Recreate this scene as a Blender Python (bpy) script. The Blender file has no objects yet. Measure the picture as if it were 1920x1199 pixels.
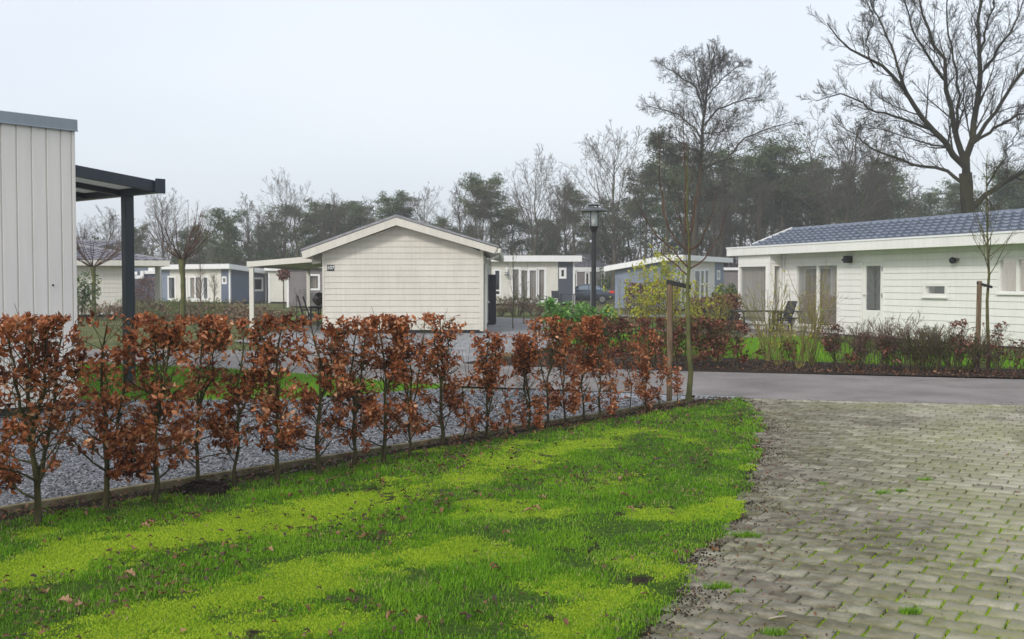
import bpy, math, random
import numpy as np
from mathutils import Vector, Matrix
R_ = math.radians
scn = bpy.context.scene
col = scn.collection
rs = np.random.RandomState(11)
random.seed(5)

# ---------------------------------------------------------------- camera
F = 2000.0; C_H = 1.55; PITCH = math.atan(69.5 / 2000.0)
cam_d = bpy.data.cameras.new('camera'); cam = bpy.data.objects.new('camera', cam_d); col.objects.link(cam)
cam_d.sensor_width = 36; cam_d.lens = 37.5; cam_d.clip_end = 2000; cam_d.clip_start = 0.1
cam.location = (0, 0, C_H); cam.rotation_euler = (math.pi / 2 - PITCH, 0, 0)
cam_d.dof.use_dof = True; cam_d.dof.focus_distance = 9.0; cam_d.dof.aperture_fstop = 6.5
scn.camera = cam

# ---------------------------------------------------------------- sky, sun, exposure
SUN_EL, SUN_AZ = R_(33), R_(212)      # azimuth clockwise from +Y
wd = bpy.data.worlds.new('World'); scn.world = wd; wd.use_nodes = True
nt = wd.node_tree; nt.nodes.clear()
sky = nt.nodes.new('ShaderNodeTexSky'); sky.sky_type = 'NISHITA'; sky.sun_disc = False
sky.sun_elevation = SUN_EL; sky.sun_rotation = SUN_AZ; sky.dust_density = 4.0; sky.air_density = 1.0
b1 = nt.nodes.new('ShaderNodeBackground'); b1.inputs['Strength'].default_value = 0.022
nt.links.new(sky.outputs[0], b1.inputs['Color'])
tc = nt.nodes.new('ShaderNodeTexCoord'); mp = nt.nodes.new('ShaderNodeMapping')
mp.inputs['Scale'].default_value = (1.2, 1.2, 3.5)
nz = nt.nodes.new('ShaderNodeTexNoise'); nz.inputs['Scale'].default_value = 1.3; nz.inputs['Detail'].default_value = 3
nz.inputs['Roughness'].default_value = 0.45
rp = nt.nodes.new('ShaderNodeValToRGB')
rp.color_ramp.elements[0].position = 0.3; rp.color_ramp.elements[0].color = (0.575, 0.64, 0.725, 1)
rp.color_ramp.elements[1].position = 0.7; rp.color_ramp.elements[1].color = (0.72, 0.755, 0.80, 1)
nt.links.new(tc.outputs['Generated'], mp.inputs[0]); nt.links.new(mp.outputs[0], nz.inputs['Vector'])
nt.links.new(nz.outputs[0], rp.inputs[0])
b2 = nt.nodes.new('ShaderNodeBackground'); b2.inputs['Strength'].default_value = .91
nt.links.new(rp.outputs[0], b2.inputs['Color'])
ad = nt.nodes.new('ShaderNodeAddShader'); wo = nt.nodes.new('ShaderNodeOutputWorld')
nt.links.new(b1.outputs[0], ad.inputs[0]); nt.links.new(b2.outputs[0], ad.inputs[1]); nt.links.new(ad.outputs[0], wo.inputs[0])
sd = bpy.data.lights.new('sun', 'SUN'); sd.energy = 1.5; sd.angle = R_(10); sd.color = (1.0, 0.96, 0.9)
sun = bpy.data.objects.new('sun', sd); col.objects.link(sun)
sdir = Vector((math.sin(SUN_AZ) * math.cos(SUN_EL), math.cos(SUN_AZ) * math.cos(SUN_EL), math.sin(SUN_EL)))
sun.rotation_euler = sdir.to_track_quat('Z', 'Y').to_euler(); sun.location = (0, -5, 30)
scn.view_settings.view_transform = 'Standard'; scn.view_settings.look = 'None'
scn.view_settings.exposure = 0.42; scn.view_settings.gamma = 1.0
scn.cycles.use_denoising = True; scn.cycles.use_adaptive_sampling = False; scn.cycles.max_bounces = 6; scn.cycles.transparent_max_bounces = 12; scn.cycles.volume_bounces = 0

# ---------------------------------------------------------------- measuring helpers
cp, sp = math.cos(PITCH), math.sin(PITCH)
def at(u, v, Y):
    xc = (u - 960) / F; yc = -(v - 599.5) / F
    dy = cp + yc * sp; dz = -sp + yc * cp
    t = Y / dy
    return Vector((xc * t, Y, C_H + dz * t))
def gnd(u, v):
    xc = (u - 960) / F; yc = -(v - 599.5) / F
    dy = cp + yc * sp; dz = -sp + yc * cp
    t = -C_H / dz
    return Vector((xc * t, dy * t, 0))
def hz(v, Y): return at(960, v, Y).z

# ---------------------------------------------------------------- object helpers
def tag(o, label=None, cat=None, group=None, kind=None):
    if label: o['label'] = label
    if cat: o['category'] = cat
    if group: o['group'] = group
    if kind: o['kind'] = kind
    return o
def empty(name, loc, rz=0, label=None, cat=None, group=None):
    o = bpy.data.objects.new(name, None); col.objects.link(o)
    o.location = loc; o.rotation_euler = (0, 0, rz); o.empty_display_size = 0.2
    return tag(o, label, cat, group)
def copy_tree(o, parent=None):
    c = o.copy(); col.objects.link(c)
    c.parent = parent
    for ch in list(o.children): copy_tree(ch, c)
    return c
def link_mesh(name, me, mats, parent=None):
    o = bpy.data.objects.new(name, me); col.objects.link(o)
    for m in (mats if isinstance(mats, (list, tuple)) else [mats]): me.materials.append(m)
    if parent: o.parent = parent
    return o
class MB:
    def __init__(s): s.v = []; s.f = []
    def quad(s, a, b, c, d):
        i = len(s.v); s.v += [tuple(a), tuple(b), tuple(c), tuple(d)]; s.f.append((i, i+1, i+2, i+3)); return s
    def tri(s, a, b, c):
        i = len(s.v); s.v += [tuple(a), tuple(b), tuple(c)]; s.f.append((i, i+1, i+2)); return s
    def box(s, x0, x1, y0, y1, z0, z1):
        if x0 > x1: x0, x1 = x1, x0
        if y0 > y1: y0, y1 = y1, y0
        if z0 > z1: z0, z1 = z1, z0
        return s.hexa([(x0,y0,z0),(x1,y0,z0),(x1,y1,z0),(x0,y1,z0),(x0,y0,z1),(x1,y0,z1),(x1,y1,z1),(x0,y1,z1)])
    def hexa(s, p):
        i = len(s.v); s.v += [tuple(q) for q in p]
        for f in ((0,3,2,1),(4,5,6,7),(0,1,5,4),(1,2,6,5),(2,3,7,6),(3,0,4,7)): s.f.append(tuple(i+k for k in f))
        return s
    def bar(s, a, b, w, h, up=(0,0,1)):
        a = Vector(a); b = Vector(b); d = (b-a).normalized(); u = Vector(up)
        if abs(d.dot(u)) > 0.95: u = Vector((0,1,0))
        sd_ = d.cross(u).normalized() * w/2; u2 = sd_.cross(d).normalized() * h/2
        return s.hexa([a-sd_-u2, b-sd_-u2, b+sd_-u2, a+sd_-u2, a-sd_+u2, b-sd_+u2, b+sd_+u2, a+sd_+u2])
    def tube(s, pts, rad, n=8, cap=True):
        pts = [Vector(p) for p in pts]
        if not isinstance(rad, (list, tuple)): rad = [rad]*len(pts)
        base = len(s.v)
        for k, p in enumerate(pts):
            d = (pts[min(k+1, len(pts)-1)] - pts[max(k-1, 0)]).normalized()
            ref = Vector((0,0,1)) if abs(d.z) < 0.9 else Vector((1,0,0))
            a = d.cross(ref).normalized(); b = d.cross(a).normalized()
            for j in range(n):
                t = 2*math.pi*j/n; q = p + (a*math.cos(t)+b*math.sin(t))*rad[k]; s.v.append(tuple(q))
        for k in range(len(pts)-1):
            for j in range(n):
                j2 = (j+1) % n; s.f.append((base+k*n+j, base+k*n+j2, base+(k+1)*n+j2, base+(k+1)*n+j))
        if cap:
            s.f.append(tuple(base+j for j in range(n))); s.f.append(tuple(base+(len(pts)-1)*n+j for j in reversed(range(n))))
        return s
    def lathe(s, prof, n=24, c=(0,0)):
        base = len(s.v)
        for (r, z) in prof:
            for j in range(n):
                t = 2*math.pi*j/n; s.v.append((c[0]+r*math.cos(t), c[1]+r*math.sin(t), z))
        for k in range(len(prof)-1):
            for j in range(n):
                j2 = (j+1) % n; s.f.append((base+k*n+j, base+k*n+j2, base+(k+1)*n+j2, base+(k+1)*n+j))
        return s
    def poly(s, pts):
        i = len(s.v); s.v += [tuple(p) for p in pts]; s.f.append(tuple(range(i, i+len(pts)))); return s
    def prism(s, pts, vec):
        n = len(pts); i = len(s.v); vec = Vector(vec)
        s.v += [tuple(p) for p in pts] + [tuple(Vector(p)+vec) for p in pts]
        s.f.append(tuple(range(i+n-1, i-1, -1))); s.f.append(tuple(range(i+n, i+2*n)))
        for k in range(n):
            k2 = (k+1) % n; s.f.append((i+k, i+k2, i+n+k2, i+n+k))
        return s
    def build(s, name, mat, parent=None, smooth=False, bevel=0):
        me = bpy.data.meshes.new(name); me.from_pydata(s.v, [], s.f); me.update()
        if smooth: me.polygons.foreach_set('use_smooth', [True]*len(me.polygons))
        o = link_mesh(name, me, mat, parent)
        if bevel:
            m = o.modifiers.new('bevel', 'BEVEL'); m.width = bevel; m.segments = 2; m.limit_method = 'ANGLE'
        return o
def np_mesh(name, V, faces, mat, parent=None, attrs=None, smooth=False):
    """V (n,3); faces: list of (m,k) int arrays"""
    me = bpy.data.meshes.new(name)
    me.vertices.add(len(V)); me.vertices.foreach_set('co', np.ascontiguousarray(V, dtype=np.float32).ravel())
    faces = [f for f in faces if len(f)]
    loops = np.concatenate([f.ravel() for f in faces]).astype(np.int32)
    tot = np.concatenate([np.full(len(f), f.shape[1]) for f in faces]).astype(np.int32)
    st = np.concatenate([[0], np.cumsum(tot)[:-1]]).astype(np.int32)
    me.loops.add(len(loops)); me.loops.foreach_set('vertex_index', loops)
    me.polygons.add(len(tot)); me.polygons.foreach_set('loop_start', st); me.polygons.foreach_set('loop_total', tot)
    if smooth: me.polygons.foreach_set('use_smooth', np.ones(len(tot), dtype=bool))
    me.update(calc_edges=True)
    for k, a in (attrs or {}).items():
        at_ = me.attributes.new(k, 'FLOAT', 'POINT'); at_.data.foreach_set('value', np.ascontiguousarray(a, dtype=np.float32))
    return link_mesh(name, me, mat, parent)

# value noise
_NG = np.random.RandomState(3).rand(256, 256)
def vnoise(x, y, s=1.0, seed=0):
    x = np.asarray(x)/s + seed*17.3 + 100; y = np.asarray(y)/s + seed*9.7 + 100
    xi = np.floor(x).astype(int); yi = np.floor(y).astype(int); fx = x-xi; fy = y-yi
    fx = fx*fx*(3-2*fx); fy = fy*fy*(3-2*fy)
    g = lambda a, b: _NG[a % 256, b % 256]
    return (g(xi,yi)*(1-fx)+g(xi+1,yi)*fx)*(1-fy) + (g(xi,yi+1)*(1-fx)+g(xi+1,yi+1)*fx)*fy
def fbm(x, y, s=1.0, seed=0, o=3):
    t = 0; a = 1; n = 0
    for k in range(o): t = t + a*vnoise(x, y, s/2**k, seed+k*5); n += a; a *= .55
    return t/n

# ---------------------------------------------------------------- materials
def mat_new(name):
    m = bpy.data.materials.new(name); m.use_nodes = True
    return m, m.node_tree, m.node_tree.nodes['Principled BSDF'], m.node_tree.nodes['Material Output']
def ramp(nt, stops):
    r = nt.nodes.new('ShaderNodeValToRGB'); e = r.color_ramp.elements
    while len(e) < len(stops): e.new(0.5)
    for k, (p, c) in enumerate(stops): e[k].position = p; e[k].color = (*c, 1)
    return r
def coords(nt, scale=(1,1,1), kind='Object'):
    t = nt.nodes.new('ShaderNodeTexCoord'); m = nt.nodes.new('ShaderNodeMapping'); m.inputs['Scale'].default_value = scale
    nt.links.new(t.outputs[kind], m.inputs[0]); return m
def noise(nt, vec, scale, detail=4, rough=.55):
    n = nt.nodes.new('ShaderNodeTexNoise'); n.inputs['Scale'].default_value = scale; n.inputs['Detail'].default_value = detail
    n.inputs['Roughness'].default_value = rough
    if vec: nt.links.new(vec.outputs[0], n.inputs['Vector'])
    return n
def bump(nt, h, bs, strength, dist=.01):
    b = nt.nodes.new('ShaderNodeBump'); b.inputs['Strength'].default_value = strength; b.inputs['Distance'].default_value = dist
    nt.links.new(h, b.inputs['Height']); nt.links.new(b.outputs[0], bs.inputs['Normal']); return b
def m_noise(name, stops, scale=3, detail=5, rough=.6, bstr=0, bscale=None, bdist=.01, stretch=(1,1,1), spec=.12, metal=0, dirt=None):
    m, nt, bs, out = mat_new(name)
    c = coords(nt, stretch); n = noise(nt, c, scale, detail); r = ramp(nt, stops)
    nt.links.new(n.outputs[0], r.inputs[0]); nt.links.new(r.outputs[0], bs.inputs['Base Color'])
    bs.inputs['Roughness'].default_value = rough; bs.inputs['Specular IOR Level'].default_value = spec
    bs.inputs['Metallic'].default_value = metal
    if bstr:
        n2 = noise(nt, c, bscale or scale*4, 4); bump(nt, n2.outputs[0], bs, bstr, bdist)
    return m
def m_paint(name, c, rough=.5, var=.06, dirt=.0, spec=.4):
    """painted surface: slight large-scale tone variation, vertical streaks of weathering"""
    m, nt, bs, out = mat_new(name)
    co = coords(nt, (1,1,1)); n = noise(nt, co, .9, 4)
    st = coords(nt, (9,9,.6)); n2 = noise(nt, st, 1.5, 5)
    add = nt.nodes.new('ShaderNodeMath'); add.operation = 'ADD'
    nt.links.new(n.outputs[0], add.inputs[0]); nt.links.new(n2.outputs[0], add.inputs[1])
    lo = tuple(x*(1-var*1.6) for x in c); hi = tuple(min(1, x*(1+var)) for x in c)
    mul = nt.nodes.new('ShaderNodeMath'); mul.operation = 'MULTIPLY'; mul.inputs[1].default_value = .5
    nt.links.new(add.outputs[0], mul.inputs[0])
    r = ramp(nt, [(.35, lo), (.62, hi)]); nt.links.new(mul.outputs[0], r.inputs[0])
    # splashed dirt and green algae low on the surface, in patches
    sx_ = nt.nodes.new('ShaderNodeSeparateXYZ'); nt.links.new(co.outputs[0], sx_.inputs[0])
    nd = noise(nt, co, 5, 6, .7); mr = nt.nodes.new('ShaderNodeMapRange'); mr.inputs['From Min'].default_value = .45; mr.inputs['From Max'].default_value = .0
    nt.links.new(sx_.outputs['Z'], mr.inputs['Value']); md = nt.nodes.new('ShaderNodeMath'); md.operation = 'MULTIPLY'
    rd = ramp(nt, [(.38,(0,0,0)),(.7,(.6,.6,.6))]); nt.links.new(nd.outputs[0], rd.inputs[0])
    nt.links.new(mr.outputs[0], md.inputs[0]); nt.links.new(rd.outputs[0], md.inputs[1])
    dm = nt.nodes.new('ShaderNodeMixRGB'); dm.inputs[2].default_value = (c[0]*.45,c[1]*.46,c[2]*.33,1)
    nt.links.new(md.outputs[0], dm.inputs[0]); nt.links.new(r.outputs[0], dm.inputs[1]); nt.links.new(dm.outputs[0], bs.inputs['Base Color'])
    bs.inputs['Roughness'].default_value = rough; bs.inputs['Specular IOR Level'].default_value = spec
    n3 = noise(nt, co, 60, 3); bump(nt, n3.outputs[0], bs, .08, .002)
    return m
def m_attr(name, stops, rough=.6, transl=0, spec=.2, attr='rnd', nscale=0, bstr=0):
    m, nt, bs, out = mat_new(name)
    a = nt.nodes.new('ShaderNodeAttribute'); a.attribute_name = attr
    r = ramp(nt, stops)
    if nscale:
        co = coords(nt); n = noise(nt, co, nscale, 3)
        mx = nt.nodes.new('ShaderNodeMath'); mx.operation = 'MULTIPLY_ADD'; mx.inputs[1].default_value = .35
        nt.links.new(n.outputs[0], mx.inputs[0]); nt.links.new(a.outputs['Fac'], mx.inputs[2])
        sb = nt.nodes.new('ShaderNodeMath'); sb.operation = 'SUBTRACT'; sb.inputs[1].default_value = .175
        nt.links.new(mx.outputs[0], sb.inputs[0]); nt.links.new(sb.outputs[0], r.inputs[0])
        if bstr: bump(nt, n.outputs[0], bs, bstr, .004)
    else: nt.links.new(a.outputs['Fac'], r.inputs[0])
    nt.links.new(r.outputs[0], bs.inputs['Base Color'])
    bs.inputs['Roughness'].default_value = rough; bs.inputs['Specular IOR Level'].default_value = spec
    if transl:
        t = nt.nodes.new('ShaderNodeBsdfTranslucent'); nt.links.new(r.outputs[0], t.inputs['Color'])
        mx = nt.nodes.new('ShaderNodeMixShader'); mx.inputs[0].default_value = transl
        nt.links.new(bs.outputs[0], mx.inputs[1]); nt.links.new(t.outputs[0], mx.inputs[2]); nt.links.new(mx.outputs[0], out.inputs['Surface'])
    return m
def m_flat(name, c, rough=.5, metal=0, spec=.5):
    return m_noise(name, [(.3, tuple(x*.9 for x in c)), (.7, tuple(min(1,x*1.08) for x in c))], 4, 3, rough, .05, 50, .002, spec=spec, metal=metal)
def m_glass(name, tint=(.93,.96,.97), refl=.04):
    m, nt, bs, out = mat_new(name)
    t = nt.nodes.new('ShaderNodeBsdfTransparent'); t.inputs[0].default_value = (*tint, 1)
    g = nt.nodes.new('ShaderNodeBsdfGlossy'); g.inputs['Roughness'].default_value = .03
    lw = nt.nodes.new('ShaderNodeLayerWeight'); lw.inputs[0].default_value = .35
    ma = nt.nodes.new('ShaderNodeMath'); ma.operation = 'MULTIPLY_ADD'; ma.inputs[1].default_value = .6; ma.inputs[2].default_value = refl
    nt.links.new(lw.outputs['Fresnel'], ma.inputs[0])
    mx = nt.nodes.new('ShaderNodeMixShader'); nt.links.new(ma.outputs[0], mx.inputs[0])
    nt.links.new(t.outputs[0], mx.inputs[1]); nt.links.new(g.outputs[0], mx.inputs[2]); nt.links.new(mx.outputs[0], out.inputs['Surface'])
    return m

M = {}
M['cream'] = m_paint('cream_paint', (.62,.585,.52))
M['cream_light'] = m_paint('cream_light_paint', (.69,.665,.60))
M['white'] = m_paint('white_paint', (.80,.80,.80), var=.04)
M['offwhite'] = m_paint('offwhite_paint', (.80,.785,.75), var=.04)
M['grey_board'] = m_paint('grey_board_paint', (.77,.735,.685), var=.04)
M['cap'] = m_paint('cap_metal', (.25,.29,.33), rough=.4)
M['blue'] = m_paint('blue_paint', (.115,.14,.20), var=.1)
M['steel_blue'] = m_paint('steel_blue_paint', (.20,.24,.31), var=.1)
M['dark_grey'] = m_paint('dark_grey_paint', (.062,.070,.090), var=.1)
M['brown_grey'] = m_paint('brown_grey_paint', (.20,.18,.18), var=.1)
M['anthracite'] = m_paint('anthracite_paint', (.022,.032,.045), rough=.35, var=.1)
M['black'] = m_flat('black_plastic', (.012,.012,.015), .45)
M['panel_black'] = m_paint('panel_black_paint', (.018,.021,.028), rough=.5, var=.1)
M['plinth'] = m_flat('dark_plinth', (.02,.024,.03), .7)
M['glass'] = m_glass('window_glass')
M['glass_dark'] = m_flat('dark_window_glass', (.03,.035,.04), .06, 0, .8)
M['room'] = m_flat('dark_room', (.03,.028,.026), .9)
M['curtain'] = m_paint('curtain_cloth', (.54,.475,.42), rough=.9, var=.08)
M['polycarb'] = m_attr('polycarbonate_roof', [(0,(.56,.56,.54)),(1,(.58,.58,.56))], .4, .6)
M['roof_tile'] = m_noise('blue_grey_tile', [(.3,(.10,.12,.165)),(.7,(.17,.195,.25))], 3, 5, .32, .1, 30, .003, spec=.6)
M['roof_tile_far'] = m_noise('purple_grey_tile', [(.3,(.13,.12,.15)),(.7,(.19,.18,.21))], 3, 5, .4, spec=.5)
M['felt'] = m_noise('roof_felt', [(.3,(.22,.22,.24)),(.7,(.32,.32,.34))], 5, 5, .8)
M['metal'] = m_flat('galvanised_metal', (.35,.36,.37), .4, .7)
M['chrome'] = m_flat('chrome', (.6,.6,.62), .2, 1)
M['diffuser'] = m_flat('lamp_diffuser', (.75,.75,.72), .4)
M['wood_stake'] = m_noise('stake_wood', [(.3,(.075,.05,.032)),(.5,(.16,.112,.07)),(.75,(.24,.18,.12))], 6, 6, .8, .3, 30, .004, (6,6,.6))
M['wood_kerb'] = m_noise('kerb_wood', [(.3,(.10,.09,.045)),(.55,(.20,.17,.10)),(.75,(.28,.25,.17))], 7, 6, .85, .4, 40, .004)
M['rubber'] = m_flat('rubber_tie', (.010,.010,.010), .6)
M['bark'] = m_noise('grey_brown_bark', [(.3,(.030,.026,.018)),(.55,(.060,.052,.036)),(.8,(.095,.088,.06))], 4, 6, .9, .6, 14, .03, (1,1,.35))
M['bark_dark'] = m_noise('dark_bark', [(.3,(.022,.020,.014)),(.6,(.040,.036,.022)),(.8,(.06,.058,.032))], 3, 6, .9, .5, 12, .03, (1,1,.35))
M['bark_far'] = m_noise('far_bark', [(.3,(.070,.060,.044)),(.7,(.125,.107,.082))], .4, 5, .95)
M['bark_red'] = m_noise('reddish_twig_bark', [(.3,(.07,.04,.028)),(.7,(.14,.085,.06))], 3, 4, .9)
M['bark_green'] = m_noise('mossy_stem_bark', [(.3,(.045,.04,.02)),(.5,(.09,.085,.035)),(.75,(.17,.17,.055))], 9, 6, .85, .5, 50, .006, (1,1,.5))
M['bark_algae'] = m_noise('green_algae_bark', [(.3,(.06,.062,.028)),(.55,(.115,.12,.048)),(.8,(.19,.19,.09))], 6, 6, .85, .5, 40, .006, (1,1,.5))
M['stem_beech'] = m_noise('beech_stem_bark', [(.3,(.032,.028,.014)),(.5,(.065,.058,.026)),(.75,(.12,.115,.045))], 14, 6, .8, .5, 60, .004, (1,1,.4))
M['twig'] = m_noise('beech_twig', [(.3,(.03,.02,.014)),(.7,(.07,.045,.03))], 20, 3, .8)
M['twig_green'] = m_noise('green_yellow_twig', [(.3,(.14,.13,.04)),(.7,(.28,.25,.09))], 5, 3, .8)
M['twig_brown'] = m_noise('brown_twig', [(.3,(.08,.055,.042)),(.7,(.17,.125,.095))], 5, 3, .9)
M['beech_leaf'] = m_attr('beech_leaf', [(0,(.055,.018,.009)),(.22,(.18,.054,.018)),(.5,(.33,.102,.034)),(.78,(.48,.18,.075)),(1,(.72,.42,.25))], .5, .25, .25, nscale=25, bstr=.3)
M['beech_leaf_purple'] = m_attr('purple_beech_leaf', [(0,(.035,.013,.010)),(.4,(.13,.045,.028)),(.75,(.25,.095,.055)),(1,(.42,.22,.15))], .5, .2, .2)
M['laurel_leaf'] = m_attr('laurel_leaf', [(0,(.03,.10,.015)),(.4,(.075,.22,.025)),(.8,(.16,.38,.04)),(1,(.32,.52,.12))], .3, .2, .6)
M['yellow_leaf'] = m_attr('yellow_leaf', [(0,(.20,.26,.03)),(.5,(.42,.46,.05)),(1,(.62,.50,.06))], .5, .3, .4)
M['green_leaf'] = m_attr('green_leaf', [(0,(.04,.07,.02)),(.5,(.10,.16,.045)),(1,(.21,.26,.09))], .5, .2, .4)
M['pine'] = m_attr('pine_needles', [(0,(.034,.055,.024)),(.45,(.075,.112,.046)),(.8,(.135,.170,.068)),(1,(.20,.215,.095))], .8, .15, .2)
M['straw'] = m_attr('dry_straw', [(0,(.16,.11,.06)),(.5,(.33,.24,.14)),(1,(.48,.38,.24))], .8, .2, .2)
M['heather'] = m_attr('heather_twigs', [(0,(.10,.06,.045)),(.5,(.22,.145,.10)),(1,(.34,.26,.16))], .9, .1, .2)
M['grass'] = m_attr('lawn_grass', [(0,(.055,.14,.009)),(.3,(.115,.275,.012)),(.6,(.19,.39,.018)),(.85,(.29,.47,.028)),(.93,(.34,.42,.07)),(1,(.42,.36,.18))], .6, .35, .15)
M['moss'] = m_attr('sunlit_lawn_moss', [(0,(.14,.25,.010)),(.5,(.28,.42,.016)),(1,(.44,.57,.04))], .8, .25, .15)  # yellow moss colour, also standing for sunlit streaks on the lawn
M['leaf_dry'] = m_attr('dry_oak_leaf', [(0,(.05,.03,.025)),(.35,(.10,.042,.02)),(.65,(.20,.085,.035)),(.85,(.30,.155,.07)),(1,(.42,.29,.17))], .5, .15, .4, nscale=30, bstr=.4)
M['chip'] = m_attr('slate_chip', [(0,(.08,.083,.090)),(.4,(.19,.195,.210)),(.75,(.28,.286,.305)),(.93,(.38,.385,.40)),(1,(.55,.55,.54))], .6, 0, .4)
# ================================================================ GROUND
A_ = Vector((0.647, 0.763, 0)); A_.normalize()       # along the kerb, away from the camera
B_ = Vector((-A_.y, A_.x, 0))                         # across, away to the left
K0 = gnd(0, 966); K1 = gnd(1286, 756)
A_ = (K1-K0).normalized(); B_ = Vector((-A_.y, A_.x, 0))
def kerb_pt(s, off=0): return K0 + A_*s + B_*off
KL = (K1-K0).length

# --- asphalt / gravel / soil / far ground shaders
def m_asphalt():
    m, nt, bs, out = mat_new('asphalt')
    co = coords(nt); n = noise(nt, co, .9, 7, .65); r = ramp(nt, [(.3,(.145,.130,.123)),(.5,(.215,.192,.183)),(.7,(.27,.243,.232))])
    n2 = noise(nt, co, 70, 3); r2 = ramp(nt, [(.3,(.45,.45,.45)),(.5,(.95,.95,.95)),(.70,(1.8,1.75,1.7))])
    mx = nt.nodes.new('ShaderNodeMixRGB'); mx.blend_type = 'MULTIPLY'; mx.inputs[0].default_value = .8
    nt.links.new(n.outputs[0], r.inputs[0]); nt.links.new(n2.outputs[0], r2.inputs[0])
    nt.links.new(r.outputs[0], mx.inputs[1]); nt.links.new(r2.outputs[0], mx.inputs[2]); nt.links.new(mx.outputs[0], bs.inputs['Base Color'])
    bs.inputs['Roughness'].default_value = .8; bs.inputs['Specular IOR Level'].default_value = .2; bump(nt, n2.outputs[0], bs, .6, .008); return m
def m_gravel(name, stops, sc=42):
    m, nt, bs, out = mat_new(name)
    co = coords(nt); w = nt.nodes.new('ShaderNodeTexVoronoi'); w.inputs['Scale'].default_value = sc; w.inputs['Randomness'].default_value = 1
    nt.links.new(co.outputs[0], w.inputs['Vector'])
    sep = nt.nodes.new('ShaderNodeSeparateColor'); nt.links.new(w.outputs['Color'], sep.inputs[0])
    r = ramp(nt, stops); nt.links.new(sep.outputs[0], r.inputs[0])
    n = noise(nt, co, .8, 4); r2 = ramp(nt, [(.3,(.8,.8,.8)),(.7,(1.15,1.15,1.15))]); nt.links.new(n.outputs[0], r2.inputs[0])
    mx = nt.nodes.new('ShaderNodeMixRGB'); mx.blend_type = 'MULTIPLY'; mx.inputs[0].default_value = 1
    nt.links.new(r.outputs[0], mx.inputs[1]); nt.links.new(r2.outputs[0], mx.inputs[2]); nt.links.new(mx.outputs[0], bs.inputs['Base Color'])
    bs.inputs['Roughness'].default_value = .8; bs.inputs['Specular IOR Level'].default_value = .2; bump(nt, w.outputs['Distance'], bs, .8, -.012); return m
GS = [(.0,(.05,.053,.062)),(.4,(.17,.178,.20)),(.75,(.31,.32,.35)),(.95,(.5,.51,.53))]
M['asphalt'] = m_asphalt()
M['gravel'] = m_gravel('slate_gravel', GS)
M['gravel_far'] = m_gravel('drive_gravel', [(.0,(.12,.115,.12)),(.45,(.24,.235,.24)),(.8,(.33,.325,.33)),(.95,(.48,.48,.48))], 30)
M['soil'] = m_noise('dark_soil', [(.3,(.016,.011,.008)),(.55,(.042,.030,.022)),(.75,(.085,.065,.048))], 14, 8, .95, 1, 40, .03)
M['dirt'] = m_noise('joint_dirt', [(.3,(.012,.010,.007)),(.5,(.030,.030,.010)),(.68,(.09,.12,.015))], 5, 8, .95, .8, 60, .01)
M['thatch'] = m_noise('lawn_thatch', [(.3,(.012,.028,.005)),(.55,(.028,.075,.008)),(.75,(.06,.12,.015))], 20, 6, .95, .8, 60, .02)
M['far_lawn'] = m_noise('short_lawn', [(.25,(.06,.13,.018)),(.5,(.11,.21,.03)),(.75,(.18,.29,.05))], 9, 8, .9, .9, 60, .03)
M['rough_ground'] = m_noise('rough_winter_grass', [(.25,(.05,.055,.02)),(.5,(.11,.12,.04)),(.75,(.19,.17,.08))], .6, 8, .95, 1, 12, .05)

def sheet(name, pts, z, mat, kind='structure'):
    mb = MB(); mb.poly([(p[0], p[1], z) for p in pts]); return tag(mb.build(name, mat), kind=kind)
g = MB(); g.poly([(-500,-60,-.03),(500,-60,-.03),(500,500,-.03),(-500,500,-.03)]); tag(g.build('ground', M['rough_ground']), kind='structure')

# road
rn = [gnd(*p) for p in [(1420,748),(1200,737),(1000,729),(860,724),(740,717),(600,704),(450,694),(250,684),(60,678)]]
rf = [gnd(*p) for p in [(60,655),(300,655),(600,659),(760,668),(880,683),(1000,688),(1310,697),(1920,712)]]
d0 = (gnd(1920,760)-gnd(1420,748)); d0 = d0/d0.length; e0 = gnd(1420,748)+d0*16
f0 = gnd(1920,712)+d0*12
ROAD_N = [tuple(p) for p in rn]
sheet('road', [e0]+rn+rf+[f0], .0, M['asphalt'])
# far drive between road and house 107
sheet('gravel_drive', [gnd(*p) for p in [(858,683),(1000,688),(960,668),(1025,655),(1045,640),(1040,600),(930,595),(560,612),(440,640),(600,660),(760,669)]], -.006, M['gravel_far'])
# slate gravel before the left building
gfar = [gnd(*p) for p in [(1290,741),(1100,733),(800,731),(560,750),(165,752)]]
cor = gnd(148,770)
gp = [kerb_pt(-6,.03), kerb_pt(KL,.03)] + gfar + [cor+B_*6, kerb_pt(-6, 9)]
sheet('gravel', gp, -.008, M['gravel'])
# lawn behind the gravel
lp = [gnd(*p) for p in [(165,752),(560,750),(800,731),(856,724),(740,717),(600,704),(450,694),(250,684),(100,680)]]+[cor+B_*7+A_*1.0]
sheet('back_lawn', lp, -.001, M['far_lawn'])
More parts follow.
